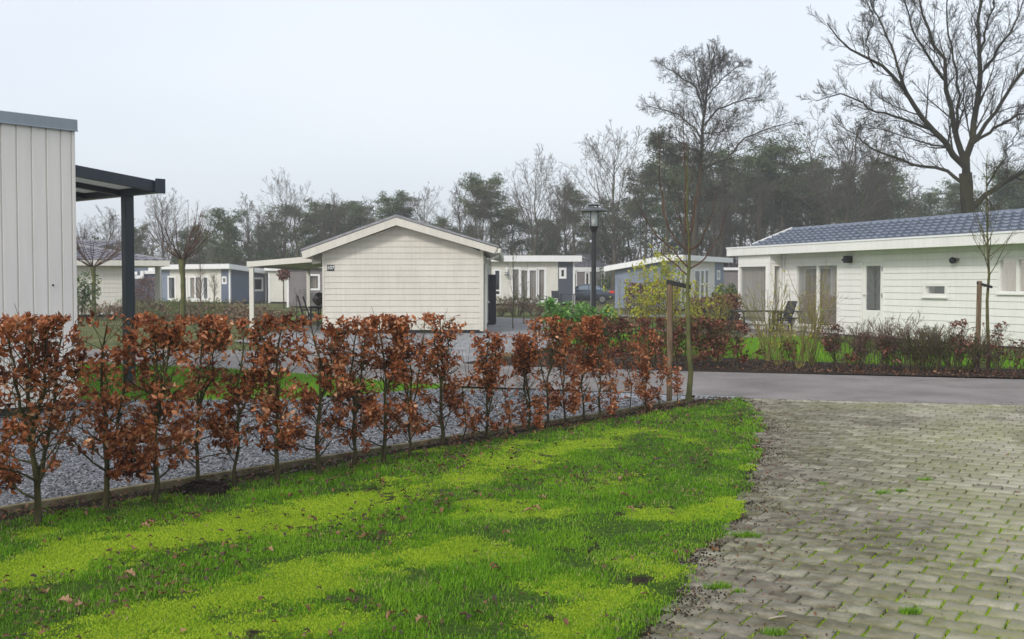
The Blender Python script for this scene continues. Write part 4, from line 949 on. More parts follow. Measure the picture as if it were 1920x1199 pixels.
# small round headed tree with brown leaves
q = at(532,560,64); root = empty('ball_headed_tree', (q.x,64,0), 0, 'small ball headed tree with brown leaves beside the grey house', 'tree')
zt = hz(520,64); tube_mesh('trunk', [(line([(0,0,-.05),(0,0,zt*.6),(0,0,zt)],5,.01)[None], rad(.04,.03,5)[None], 6)], M['bark'], root)
P = rs.normal(size=(420,3)); P = norm(P)*.38*rs.rand(420,1)**.3+np.array([0,0,zt+.15]); leaf_mesh('crown', P, rs.uniform(.1,.17,420), 'beech', M['beech_leaf_purple'], root)

# ---------------------------------------------------------------- pollards
def pollard(u, Y, knv, tv, r0, lbl, n=34, spread=1.0):
    p = at(u, 600, Y); zk = at(u,knv,Y).z; zt = at(u,tv,Y).z; root = empty('pollard_tree', (p.x,Y,0), 0, lbl, 'tree')
    T = line([(.0,0,-.05),(.02,0,zk*.5),(0,0,zk)],9,.01)[None]; TR = rad(r0*1.1,r0*.85,9)[None]; TR[0,-1] = r0*1.5; TR[0,-2] = r0*1.15
    tube_mesh('trunk', [(T,TR,10)], M['bark_algae'], root)
    L = []
    for j in range(n):
        a = rs.rand()*6.28; s = spread*rs.rand()**.5; h = (zt-zk)*rs.uniform(.55,1.0)*(1-.25*s/spread)
        L.append(line([(0,0,zk-.05),(math.cos(a)*(.12+s*.45),math.sin(a)*(.12+s*.45),zk+h*.3),(math.cos(a)*(s*.8+.15),math.sin(a)*(s*.8+.15),zk+h*.65),(math.cos(a)*(s+.15),math.sin(a)*(s+.15),zk+h)],7,.02))
    S = np.array(L); SR = np.tile(rad(.020,.005,7),(n,1))
    B, BR = grow(S, SR, 4, .35, .95, .35, .4, 4, .5, .14, .08, rmin=.005); C, CR = grow(B, BR, 2, .3, .95, .5, .4, 3, .7, .1, .1, rmin=.004)
    tube_mesh('crown', [(S,SR,5),(B,BR,3),(C,CR,3)], M['bark_red'], root)
pollard(343, 35, 487, 368, .085, 'larger pollard tree with yellow green trunk and upright shoots', 26, 1.15)
pollard(176, 42, 500, 412, .075, 'smaller pollard tree just right of the grey boarded building', 26, 1.7)

# ---------------------------------------------------------------- big bare trees
def crown_from(limbs, radii, levels, sides0=7):
    S = np.array(limbs); SR = np.array(radii); sets = [(S,SR,sides0)]; P, R = S, SR
    for (n, t0, t1, lr, an, k, rr, up, wob, rmin, s) in levels:
        P, R = grow(P, R, n, t0, t1, lr, an, k, rr, up, wob, rmin=rmin); sets.append((P,R,s))
    return sets
YO = 47.0; op = at(1818, 430, YO); OR = Vector((op.x, YO, 0))
root = empty('bare_oak', OR, 0, 'huge bare oak towering over the white chalet roof', 'tree')
def opts(pts, r0, r1, dy, k=14):
    n = len(pts); L = [np.array(at(a,b,YO+dy*q/(n-1)) - OR) for q,(a,b) in enumerate(pts)]
    return line(L, k, .05), rad(r0*.66, r1*.8, k)
TRK = line([(0,0,-.1)]+[np.array(at(a,b,YO)-OR) for a,b in [(1818,440),(1816,400),(1812,360),(1810,325)]],14,.02); TRR = rad(.36,.27,14)
OL = [([(1810,345),(1808,309),(1775,277),(1743,240),(1703,180),(1671,140),(1623,108),(1575,80),(1551,44)],.24,.03,-2),
 ([(1812,320),(1800,289),(1791,249),(1779,200),(1771,148),(1763,104),(1743,68),(1727,0),(1715,-60)],.22,.03,2),
 ([(1812,325),(1816,290),(1828,225),(1836,152),(1838,80),(1836,0),(1842,-90)],.25,.04,1),
 ([(1822,270),(1856,225),(1888,176),(1920,128),(1965,60),(1990,0)],.15,.03,-1),
 ([(1834,160),(1856,112),(1880,80),(1896,60),(1915,20),(1930,-40)],.12,.02,2),
 ([(1806,345),(1768,317),(1711,309),(1643,285),(1607,257),(1571,233)],.13,.02,3),
 ([(1745,243),(1679,219),(1631,205),(1583,176),(1530,190)],.10,.02,-3),
 ([(1820,395),(1856,361),(1892,337),(1920,321),(1990,280),(2050,255)],.20,.04,1.5),
 ([(1826,268),(1872,237),(1904,217),(1960,205),(2020,180)],.12,.02,-2),
 ([(1703,180),(1683,128),(1667,72),(1631,8),(1610,-60)],.10,.02,2),
 ([(1771,150),(1731,92),(1705,40),(1690,-40)],.10,.02,-2),
 ([(1792,250),(1800,180),(1788,112),(1776,24),(1770,-60)],.10,.02,-3),
 ([(1836,100),(1860,20),(1880,-60)],.09,.02,-3),
 ([(1640,128),(1625,80),(1640,30),(1615,-20)],.06,.015,0),
 ([(1775,277),(1740,270),(1690,255),(1650,240),(1610,240)],.07,.015,4),
 ([(1850,350),(1880,300),(1905,250),(1915,200)],.06,.015,-3)]
lim = [opts(*x) for x in OL]
sets = crown_from([l[0] for l in lim], [l[1] for l in lim], [(20,.12,.98,.24,.62,6,.34,.07,.11,.011,4),(10,.15,.97,.45,.60,5,.5,.05,.14,.009,3),(6,.2,.97,.55,.6,4,.6,.03,.16,.007,3)])
tube_mesh('trunk', [(TRK[None],TRR[None],14)], M['bark_dark'], root); tube_mesh('crown', sets, M['bark_dark'], root)

YC = 68.0; cpn = at(1300, 500, YC); CR_ = Vector((cpn.x, YC, 0))
root = empty('bare_tree', CR_, 0, 'tall slender bare tree rising behind the staked young tree', 'tree')
def cpts(pts, r0, r1, dy, k=12):
    n = len(pts); L = [np.array(at(a,b,YC+dy*q/(n-1)) - CR_) for q,(a,b) in enumerate(pts)]; return line(L,k,.05), rad(r0*.7,r1,k)
TRK = line([(0,0,-.1)]+[np.array(at(a,b,YC)-CR_) for a,b in [(1302,440),(1311,330),(1318,250),(1322,190),(1330,150),(1337,112),(1343,88)]],26,.04); TRR = rad(.27,.03,26,.9)
CL = [([(1312,325),(1335,308),(1362,298),(1390,262),(1430,245),(1485,228)],.13,.02,-1),([(1318,262),(1300,238),(1272,215),(1240,205),(1212,200)],.10,.02,2),([(1316,285),(1296,280),(1262,258),(1225,255)],.07,.02,-2),
 ([(1321,235),(1345,205),(1385,190),(1430,180),(1440,160)],.10,.02,2),([(1323,205),(1305,165),(1270,140),(1245,120)],.09,.02,-2),([(1326,180),(1352,150),(1390,118),(1398,116)],.08,.02,1),([(1322,200),(1308,150),(1302,120),(1302,98)],.08,.02,2),([(1330,150),(1345,120),(1368,98)],.05,.015,0),
 ([(1312,330),(1290,300),(1255,285),(1225,270)],.06,.015,0),([(1305,400),(1330,370),(1362,350)],.05,.015,0),([(1318,250),(1350,250),(1400,215)],.08,.015,3)]
lim = [cpts(*x) for x in CL]
sets = crown_from([l[0] for l in lim], [l[1] for l in lim], [(16,.1,.98,.40,.85,6,.42,.08,.12,.016,4),(11,.15,.97,.55,.80,5,.5,.05,.15,.011,3),(7,.2,.97,.6,.75,4,.6,.03,.18,.009,3)])
a, ar = grow(TRK[None], TRR[None], 34, .45, .98, .17, .75, 6, .3, .14, .12, rmin=.02); b, br = grow(a, ar, 10, .15, .97, .45, .6, 5, .5, .06, .16, rmin=.016); c, cr = grow(b, br, 6, .2, .97, .5, .6, 4, .6, .04, .2, rmin=.013)
sets += [(a,ar,4),(b,br,3),(c,cr,3)]
tube_mesh('trunk', [(TRK[None],TRR[None],10)], M['bark'], root); tube_mesh('crown', sets, M['bark'], root)

# ---------------------------------------------------------------- prototypes for the wood
def bare_proto(H, form, stems=1):
    """form: 'oak' wide, 'birch' slim"""
    ts = []; tr = []
    for j in range(stems):
        a = rs.rand()*6.28; s = (0 if stems == 1 else H*.14)
        ts.append(line([(0,0,-.2),(math.cos(a)*s*.3,math.sin(a)*s*.3,H*.3),(math.cos(a)*s,math.sin(a)*s,H*.65),(math.cos(a)*s*1.5,math.sin(a)*s*1.5,H*(.97-.1*rs.rand()))],12,H*.007)); tr.append(rad(H*.018/(stems**.5),.03,12,.8))
    T = np.array(ts); TR = np.array(tr); w = {'oak':(.62,.80,.25,20),'birch':(.30,.55,.25,26),'round':(.50,.62,.30,24)}[form]
    a, ar = grow(T, TR, w[3]//stems+4, w[2], .97, w[0], w[1], 7, .45, .12, .14, rmin=.03, lfall=.6); b, br = grow(a, ar, 8, .2, .97, .42, .65, 5, .5, .08, .18, rmin=.020)
    c, cr = grow(b, br, 5, .2, .97, .5, .6, 4, .6, .06, .2, rmin=.015); d, dr = grow(c, cr, 3, .3, .97, .55, .6, 3, .7, .04, .2, rmin=.012)
    V1, F1 = tubes([(T,TR,7)]); V2, F2 = tubes([(a,ar,4),(b,br,3),(c,cr,3),(d,dr,3)])
    return (V1,F1),(V2,F2)
def pine_proto(H, crown0=.45, W=.22, n=60):
    T = line([(0,0,-.2),(rs.normal(0,.02*H),0,H*.4),(rs.normal(0,.03*H),rs.normal(0,.02*H),H*.75),(rs.normal(0,.03*H),0,H*.98)],12,H*.004)[None]; TR = rad(H*.014,.04,12)[None]
    a, ar = grow(T, TR, n, crown0, .99, W, 1.15, 6, .3, .10, .12, rmin=.02, lfall=.45, lvar=.45)
    b, br = grow(a, ar, 5, .35, .97, .45, .8, 4, .6, .1, .15, rmin=.012)
    dd, ddr = grow(T, TR, 10, .2, crown0, .08, 1.3, 4, .3, -.05, .15, rmin=.015)
    tips = np.concatenate([a[:,3:].reshape(-1,3), b[:,1:].reshape(-1,3)])
    c = np.repeat(tips, 12, 0); N = len(c); P = c+rs.normal(0,1,(N,3))*np.array([.40,.40,.10])
    rot = rotmats(N); s = rs.uniform(.08,.20,N)
    tm = np.array([(-1,-.22,0),(1,-.1,.15),(.9,.2,-.1),(-.8,.25,.1)]); V = (np.einsum('nij,kj->nki',rot,tm)*s[:,None,None]+P[:,None]).reshape(-1,3); i = np.arange(N)*4
    F_ = np.stack([i,i+1,i+2,i+3],-1); rr = np.repeat(np.clip(rs.beta(2,2,N)+.4*(vnoise(P[:,0],P[:,2],1.2,6)-.5),0,1),4)
    return tubes([(T,TR,7),(a,ar,3),(b,br,3),(dd,ddr,3)]), (V,F_,rr)
def mk(name, V, Fq, mat, attrs=None, sm=True):
    o = np_mesh(name, V, [Fq], mat, None, attrs, sm); me = o.data; bpy.data.objects.remove(o); return me
BP = {}
for key, args in {'oak':(16,'oak'),'oak_b':(15,'oak'),'round':(15,'round'),'round_b':(14,'round'),'birch':(15,'birch'),'multi':(15,'round',4)}.items():
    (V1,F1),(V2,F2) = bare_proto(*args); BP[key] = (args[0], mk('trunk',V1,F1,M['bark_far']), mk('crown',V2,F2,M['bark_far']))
for key, args in {'pine':(15,.55,.20,30),'pine_b':(14,.48,.24,34),'pine_c':(16,.66,.20,26),'pine_d':(12,.32,.30,40)}.items():
    (V1,F1),(V2,F2,rr) = pine_proto(*args); BP[key] = (args[0], mk('trunk',V1,F1,M['bark_far']), mk('crown',V2,F2,M['pine'],{'rnd':rr},False))
def plant(key, u, tv, Y, lbl, name, wide=1.0, group=None):
    H, mt, mc = BP[key]; z = at(u,tv,Y).z; s = z/H; p = at(u,500,Y)
    root = empty(name, (p.x,Y,0), rs.rand()*6.28, lbl, 'tree', group); root.scale = (s*wide,s*wide,s)
    for nme, me in (('trunk',mt),('crown',mc)):
        o = bpy.data.objects.new(nme, me); col.objects.link(o); o.parent = root
PT = [('round',205,405,92,'bare tree behind the small pollard',1.2),('round_b',160,425,95,'bare tree at the veranda, low above the tiled roof',1.3),('pine_b',262,428,90,'pine just right of the dark veranda post',1),
('round',305,372,88,'bare tree behind the large pollard',1),('pine_d',355,430,92,'low pine directly behind the large pollard trunk',1),('pine_d',418,402,84,'broad dark pine standing alone over the blue chalet',1.1),('birch',465,370,90,'slim bare tree left of the big round bare one',1),
('birch',487,395,96,'slim bare tree paired with the slim one beside it',1),('oak',535,348,86,'big round bare tree rising from the pines at left centre',1),('pine_b',505,425,96,'pine under the big round bare tree, left one',1.2),('pine_d',560,395,94,'pine under the big round bare tree, right one',1.3),('pine_b',603,385,98,'pine above the beige carport roof',1.2),
('pine_d',640,388,100,'dense pine left of the gable roof slope',1.3),('round_b',628,370,92,'bare tree among pines above left roof slope',1),('pine_b',675,392,96,'pine left of the roof ridge',1.2),('birch',690,378,88,'slim bare tree left of the roof ridge',1),('pine',723,374,92,'pine immediately left of the roof ridge',1),
('pine',760,372,94,'pine immediately right of the roof ridge',1),('oak_b',795,376,92,'bare tree above the right roof slope',.9),('pine_b',830,414,104,'low pine in the dip of the skyline',1),('birch',862,345,88,'slim pale bare tree right of the skyline dip',1),('pine_c',893,342,86,'first tall pine right of the dip',1),
('pine',925,340,90,'second tall pine right of the dip',1),('pine_d',880,430,94,'low spreading pine behind the right roof end',1.2),('round',905,360,84,'bare tree among the tall pines right of the dip',.9),('oak',1003,310,80,'gnarled bare oak behind the middle house',1.05),('pine_b',960,395,96,'dark pine left of the gnarled bare oak',1.3),
('pine_d',1025,420,98,'dark pine right of the gnarled bare oak',1.3),('pine_c',1075,360,92,'pine left of the street lamp head',1),('oak_b',1150,276,82,'wide bare tree right behind the street lamp',1.05),('pine_b',1110,400,98,'pine behind the street lamp head',1.3),('pine_d',1180,380,100,'pine right of the street lamp',1.3),
('pine_c',1247,264,84,'tallest pine left of the tall slender bare tree',1.05),('pine',1215,330,94,'pine under the tallest one on its left',1.1),('pine_b',1285,300,92,'pine behind the tall slender bare trunk',1.2),('pine',1345,290,90,'first pine right of the tall slender bare trunk',1.2),('pine_b',1385,300,94,'second pine right of the tall slender bare trunk',1.2),
('pine_c',1425,285,88,'third pine right of the tall slender bare trunk',1.2),('pine',1465,278,90,'fourth pine right of the tall slender bare trunk',1.2),('pine_b',1505,310,96,'pine left of the many stemmed bare tree',1.3),('multi',1575,228,80,'many stemmed bare tree left of the huge oak',1.15),('pine',1545,320,96,'pine behind the many stemmed bare tree',1.3),
('pine_b',1610,325,92,'pine just right of the many stemmed bare tree',1.2),('pine',1655,308,88,'dark pine below the oak lowest left limb',1.2),('round',1640,300,84,'bare tree amid pines right of the many stemmed one',.8),('birch',1705,330,96,'slim bare tree in the low skyline left of the oak',1),('round_b',1745,372,104,'low bare tree left of the oak trunk',1.3),
('pine_d',1720,372,100,'low pine left of the oak trunk',1.2),('pine_b',1790,350,96,'pine directly left of the oak trunk',1),('pine_d',1838,385,96,'pine directly right of the oak trunk',1.2),('pine_b',1890,322,88,'pine at the right edge above the tiled roof',1.3),('pine_d',1935,330,92,'pine cut by the right edge of the photo',1.3),('round_b',1420,330,82,'bare tree mixed in the pines over the chalet left end',1),('round',1350,330,80,'bare tree mixed in the pines near the slender trunk',.9),('round_b',1060,330,88,'bare tree between oak and street lamp',.8),('pine_b',1440,335,100,'background pine above the chalet left eave',1.4),('pine_d',1330,350,102,'background pine low behind the slender trunk',1.4),('pine_d',1560,360,102,'background pine low behind the chalet ridge',1.4)]
for (key,u,tv,Y,lbl,wd_) in PT:
    plant(key,u,tv,Y,lbl,'pine_tree' if key.startswith('pine') else ('birch_tree' if key=='birch' else 'bare_tree'),wd_,'trees of the wood behind the chalets')
# the wood behind, as one mass: trunks, twiggy undergrowth and dark needle clumps
def skyline(x_over_y):
    u = 960+F*x_over_y
    return np.interp(u, [0,150,260,400,520,620,720,820,850,900,1000,1100,1250,1450,1600,1690,1740,1800,1920,2100],[440,440,440,440,425,410,410,425,445,420,410,400,345,330,345,370,400,385,370,360])
n = 460; Yw = rs.uniform(102,140,n); q = rs.uniform(-.62,.62,n); xw = q*Yw; tv = skyline(q)+rs.uniform(5,70,n); H = C_H+(530-tv)/F*Yw
Tt = np.stack([np.stack([xw,Yw,0*xw-.3],-1), np.stack([xw+rs.normal(0,.3,n),Yw,H*.5],-1), np.stack([xw+rs.normal(0,.6,n),Yw,H],-1)],1)
k5 = np.stack([Tt[:,0],(Tt[:,0]+Tt[:,1])/2,Tt[:,1],(Tt[:,1]+Tt[:,2])/2,Tt[:,2]],1); KR = np.linspace(.16,.04,5)[None]*rs.uniform(.6,1.3,(n,1))
a, ar = grow(k5,KR,14,.15,.98,.22,.8,4,.4,.1,.15,rmin=.03,lfall=.5); b, br = grow(a,ar,5,.2,.97,.5,.7,3,.6,.05,.2,rmin=.022)
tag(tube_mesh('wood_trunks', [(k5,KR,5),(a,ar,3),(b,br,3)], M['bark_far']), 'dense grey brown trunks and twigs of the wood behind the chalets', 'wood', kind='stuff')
pick = rs.choice(n, 60, replace=False); c = np.concatenate([k5[pick,3],k5[pick,4],a.reshape(n,14,4,3)[pick,:,3].reshape(-1,3)]); c = c[c[:,2] > 3.5]; N = len(c)*13; c = np.repeat(c,13,0)
P = c+rs.normal(0,1,(N,3))*np.array([.8,.8,.4]); rot = rotmats(N); s = rs.uniform(.2,.5,N); tm = np.array([(-1,-.28,0),(1,-.12,.15),(.9,.25,-.1),(-.8,.3,.1)])
V = (np.einsum('nij,kj->nki',rot,tm)*s[:,None,None]+P[:,None]).reshape(-1,3); i = np.arange(N)*4
tag(np_mesh('wood_foliage', V, [np.stack([i,i+1,i+2,i+3],-1)], M['pine'], attrs={'rnd': np.repeat(rs.rand(N),4)}), 'dark green needle masses filling the wood behind the chalets', 'wood', kind='stuff')
# undergrowth
n = 5200; Yw = rs.uniform(98,132,n); q = rs.uniform(-.62,.62,n); xw = q*Yw; H = rs.uniform(1.5,5.5,n)
k5 = np.stack([np.stack([xw+rs.normal(0,.25,n)*t, Yw+0*xw, H*t-.1],-1) for t in (0,.33,.66,1)],1); KR = np.linspace(.035,.015,4)[None]+0*H[:,None]
a, ar = grow(k5,KR,7,.2,.98,.4,.6,3,.6,.1,.2,rmin=.02)
tag(tube_mesh('undergrowth', [(k5,KR,3),(a,ar,3)], M['bark_red']), 'brown twiggy undergrowth at the foot of the wood', 'undergrowth', kind='stuff')
# ================================================================ BUILDINGS
def frameT(p0, d, flip=1):
    """wall frame: x along d, y outwards, z up, all in the house's local space"""
    p0 = Vector((p0[0], p0[1], p0[2] if len(p0) > 2 else 0)); d = Vector((d[0], d[1], 0)).normalized(); n = Vector((-d.y, d.x, 0))*flip
    return lambda x, y, z: p0 + d*x + n*y + Vector((0,0,z))
def wbox(mb, T, x0, x1, y0, y1, z0, z1):
    return mb.hexa([T(x0,y0,z0),T(x1,y0,z0),T(x1,y1,z0),T(x0,y1,z0),T(x0,y0,z1),T(x1,y0,z1),T(x1,y1,z1),T(x0,y1,z1)])
def boards(mb, T, x0, x1, z0, z1, pitch, ops=(), lap=.018, xr=None):
    """lapped horizontal boards with true openings"""
    zs = [z0+k*pitch for k in range(int((z1-z0)/pitch)+2) if z0+k*pitch < z1-1e-4]
    for za0 in zs:
        zb0 = min(za0+pitch, z1); cuts = sorted({za0, zb0} | {z for o in ops for z in (o[2],o[3]) if za0 < z < zb0})
        for za, zb in zip(cuts[:-1], cuts[1:]):
            if xr: (a0,a1) = xr(za); (c0,c1) = xr(zb)
            else: a0=c0=x0; a1=c1=x1
            if a1-a0 < .01: continue
            segs = [(a0,a1,c0,c1)]
            for o in ops:
                if o[2] < zb-1e-4 and o[3] > za+1e-4:
                    new = []
                    for (s0,s1,t0,t1) in segs:
                        if o[1] <= s0 or o[0] >= s1: new.append((s0,s1,t0,t1)); continue
                        if o[0] > s0: new.append((s0,o[0],t0,o[0]))
                        if o[1] < s1: new.append((o[1],s1,o[1],t1))
                    segs = new
            fa = lap*(1-(za-za0)/pitch*.5); fb = lap*(1-(zb-za0)/pitch*.5); gp_ = min(.05*pitch,.010)
            last = abs(zb-zb0) < 1e-6 and zb-za > gp_*2
            for (s0,s1,t0,t1) in segs:
                if last:
                    zc_ = zb-gp_; k_ = (zc_-za)/(zb-za); m0 = s0+(t0-s0)*k_; m1_ = s1+(t1-s1)*k_
                    mb.quad(T(s0,fa,za),T(s1,fa,za),T(m1_,fb,zc_),T(m0,fb,zc_)); mb.quad(T(m0,fb,zc_),T(m1_,fb,zc_),T(m1_,fb-lap*.9,zc_+.001),T(m0,fb-lap*.9,zc_+.001)); mb.quad(T(m0,fb-lap*.9,zc_+.001),T(m1_,fb-lap*.9,zc_+.001),T(t1,fb-lap*.9,zb),T(t0,fb-lap*.9,zb))
                else: mb.quad(T(s0,fa,za),T(s1,fa,za),T(t1,fb,zb),T(t0,fb,zb))
                if za == za0: mb.quad(T(s0,-.004,za+.001),T(s1,-.004,za+.001),T(s1,fa,za),T(s0,fa,za))
def window(par, T, x0, x1, z0, z1, fr=.06, mull=(), matf='white', curtain=True, sill=True, name='window', proud=.03, label=None, hbars=(), near=True):
    mb = MB(); a = .001
    wbox(mb,T,x0-fr,x0,-.06,proud,z0-fr,z1+fr); wbox(mb,T,x1,x1+fr,-.06,proud,z0-fr,z1+fr)
    wbox(mb,T,x0+a,x1-a,-.06,proud,z1,z1+fr); wbox(mb,T,x0+a,x1-a,-.06,proud,z0-fr,z0)
    for m in mull: wbox(mb,T,m-fr*.6,m+fr*.6,-.055,proud-.005,z0+a,z1-a)
    for h in hbars: wbox(mb,T,x0+a,x1-a,-.05,proud-.009,h-fr*.4,h+fr*.4)
    w = mb.build(name, M[matf], par, bevel=.004 if near else 0)
    if label: w['label'] = label
    g = MB(); g.quad(T(x0,-.02,z0),T(x1,-.02,z0),T(x1,-.02,z1),T(x0,-.02,z1)); g.build('pane', M['glass'], w)
    r = MB(); wbox(r,T,x0,x1,-.6,-.28,z0,z1); r.build('interior', M['room'], w)
    e = MB()
    e.quad(T(x0,-.06,z0),T(x0,-.3,z0),T(x0,-.3,z1),T(x0,-.06,z1)); e.quad(T(x1,-.06,z0),T(x1,-.3,z0),T(x1,-.3,z1),T(x1,-.06,z1))
    e.quad(T(x0,-.06,z0),T(x1,-.06,z0),T(x1,-.3,z0),T(x0,-.3,z0)); e.quad(T(x0,-.06,z1),T(x1,-.06,z1),T(x1,-.3,z1),T(x0,-.3,z1)); e.build('reveal', M[matf], w)
    if curtain:
        c = MB(); nn = max(4,int((x1-x0)/.022)); xs = [x0+(x1-x0)*k/nn for k in range(nn+1)]
        ys = [-.16+.05*math.sin(x*44+1.7*math.sin(x*9))+.012*math.sin(x*115) for x in xs]
        for k in range(nn): c.quad(T(xs[k],ys[k],z0+.02),T(xs[k+1],ys[k+1],z0+.02),T(xs[k+1],ys[k+1],z1-.02),T(xs[k],ys[k],z1-.02))
        c.build('curtain', M['curtain'], w, smooth=True)
    if sill: s = MB(); wbox(s,T,x0-fr-.03,x1+fr+.03,proud+.001,proud+.045,z0-fr-.03,z0-fr+.005); s.build('sill', M[matf], w)
    return w
def tile_slope(mb, E0, E1, R0, R1, tw=.30, tl=.34, amp=.035, step=.035, sub=6):
    """tiled slope between eave line E0-E1 and ridge line R0-R1"""
    E0,E1,R0,R1 = map(Vector,(E0,E1,R0,R1)); L = (E1-E0).length; ex = (E1-E0).normalized(); up = (R0-E0); up = (up-ex*up.dot(ex)); S = up.length; up.normalize(); nrm = ex.cross(up)
    if nrm.z < 0: nrm = -nrm
    nc = max(2,int(round(S/tl))); tl = S/nc; dl0 = (R0-E0).dot(ex)/S; dl1 = (R1-E1).dot(ex)/S
    nxs = int(L/tw*sub)
    base = len(mb.v)
    rows = []
    for c in range(nc):
        for (t, h) in ((c*tl, step), ((c+1)*tl-.003, 0)): rows.append((t,h))
    for (t,h) in rows:
        xa = dl0*t; xb = L+dl1*t
        for k in range(nxs+1):
            x = xa+(xb-xa)*k/nxs; ph = (x/tw)%1.0
            prof = amp*(max(0,math.cos((ph-.25)*2*math.pi))**1.0) - .25*amp*(ph>.5)*math.sin((ph-.5)*2*math.pi)
            p = E0+ex*x+up*t+nrm*(h+prof); mb.v.append(tuple(p))
    w = nxs+1
    for r in range(len(rows)-1):
        for k in range(nxs): mb.f.append((base+r*w+k, base+r*w+k+1, base+(r+1)*w+k+1, base+(r+1)*w+k))
    # front lip
    b2 = len(mb.v)
    for k in range(w): q = Vector(mb.v[base+k])-nrm*step*1.3; mb.v.append(tuple(q))
    for k in range(nxs): mb.f.append((b2+k,b2+k+1,base+k+1,base+k))
    return mb

# ---------------------------------------------------------------- grey vertical-board building on the left
cw = gnd(148,770); BR_Z = math.atan2(A_.y, A_.x)
gb = empty('boarded_building', cw, BR_Z, 'pale grey vertically boarded building cut by the left photo edge', 'building')
# local x along the wall (away), local y to the left/back
HT = at(139,243,cw.y).z; TW = frameT((0,0,0),(-1,0),1)      # x runs back towards the camera, y outwards = -local y
TW = lambda x, y, z: Vector((-x, -y, z))
mb = MB(); x = .0
edges = [0,.05,.18]; 
while edges[-1] < 7: edges.append(edges[-1]+.176)
gW = .018
for a, b in zip(edges[:-1], edges[1:]):
    wbox(mb, TW, a+gW/2 if a > 0 else a, b-gW/2, -.05, .0, .10, HT-.02)
wbox(mb, TW, .03, 7, -.10, -.016, .11, HT-.03)
mb.build('wall', M['grey_board'], gb, bevel=.004)
mb = MB(); mb.box(-7,-.002,.10,5,.10,HT-.03); mb.build('side_wall', M['grey_board'], gb)
mb = MB(); mb.box(-7,-.02,.02,4.95,-.05,.097); mb.build('plinth', M['plinth'], gb)
for (a, b) in ((-.02,1.17),(1.175,3.3),(3.305,7.02)):
    mb = MB(); wbox(mb, TW, a, b, -.4, .03, HT-.02, HT+.115); wbox(mb, TW, a, b, .03, .042, HT-.03, HT-.012); mb.build('roof_trim', M['cap'], gb, bevel=.006)
mb = MB(); mb.box(-7,-.0,.4,5,HT-.02,HT+.03); mb.build('roof', M['felt'], gb)
mb = MB(); mb.tube([TW(.30,.0,at(115,535,cw.y).z),TW(.30,.012,at(115,535,cw.y).z)],.012,8); mb.build('vent_plug', M['plinth'], gb)
# veranda
E = at(298,362,15.38); zb = E.z; E2 = Vector((E.x,E.y,0))
vr = empty('veranda', (E.x,E.y,0), BR_Z, 'dark anthracite veranda with translucent roof attached to boarded building', 'veranda')
D = 1.98; rise = .20
mb = MB(); mb.box(-.07,.07,-.02,5.0,zb,zb+.17); mb.box(-.075,.075,-.055,-.02,zb-.01,zb+.20); mb.build('gutter_beam', M['anthracite'], vr, bevel=.006)
def raf(y, name='rafter', w=.07):
    m = MB(); m.hexa([(-.07,y,zb+.02),(-D,y,zb+.02+rise),(-D,y+w,zb+.02+rise),(-.07,y+w,zb+.02),(-.07,y,zb+.175),(-D,y,zb+.175+rise),(-D,y+w,zb+.175+rise),(-.07,y+w,zb+.175)]); m.build(name, M['anthracite'], vr, bevel=.004)
for y in (0,1.0,2.0,3.0,4.0,4.93): raf(y)
for y in (0,1.0,2.0,3.0,4.0):
    m = MB(); m.hexa([(-.071,y+.071,zb+.10),(-D,y+.071,zb+.10+rise),(-D,y+.999,zb+.10+rise),(-.071,y+.999,zb+.10),(-.071,y+.071,zb+.12),(-D,y+.071,zb+.12+rise),(-D,y+.999,zb+.12+rise),(-.071,y+.999,zb+.12)]); m.build('roof_panel', M['polycarb'], vr)
for y in (.80,4.7):
    m = MB(); m.box(-.07,.07,y,y+.13,0,zb-.001); m.build('post', M['anthracite'], vr, bevel=.006)

# ---------------------------------------------------------------- house 107
Y7 = 3100/95.0; S7 = Y7/F
X0 = (606-960)*S7; X1 = (905-960)*S7; Wd = X1-X0
h7 = empty('chalet', (X0,Y7,0), 0, 'cream gabled chalet with house number 107 on its lapped board wall', 'chalet')
zE = at(605,474,Y7).z; pk = (746-606)*S7; zP = at(746,424,Y7).z
sl = (zP-zE)/pk; sr = (zP-at(905,470,Y7).z)/(Wd-pk)
def xr7(z):
    a = 0 if z <= zE else (z-zE)/sl
    zr = zP-sr*(Wd-pk); b = Wd if z <= zr else Wd-(z-zr)/sr
    return (a, max(a,b))
TF = lambda x, y, z: Vector((x,-y,z))
mb = MB(); boards(mb, TF, 0, Wd, .10, zP-.01, .181, (), .026, xr7)
mb.build('gable_wall', M['cream'], h7)
mb = MB(); wbox(mb,TF,-.02,.05,-.05,.03,.06,zE); mb.build('corner_trim', M['cream'], h7, bevel=.004)
mb = MB(); wbox(mb,TF,Wd-.09,Wd+.025,-.05,.03,.06,zP-sr*(Wd-pk)+.05); mb.build('corner_trim', M['cream'], h7, bevel=.004)
TR_ = lambda x, y, z: Vector((Wd+y, x, z)); L7 = 13.2
mb = MB(); boards(mb, TR_, .05, L7, .10, 2.42, .181, [(6.0,7.2,.9,2.1)], .022); mb.build('side_wall', M['cream'], h7)
window(h7, TR_, 6.0, 7.2, .9, 2.1, matf='white')
mb = MB(); mb.box(0,Wd-.02,.01,L7,.06,.11); mb.box(0,.02,.02,L7,.1,2.5); mb.box(0,Wd-.01,L7-.02,L7,.1,2.5); mb.build('core', M['room'], h7)
mb = MB(); mb.box(.04,Wd-.04,.04,L7,-.02,.06); mb.build('plinth', M['plinth'], h7)
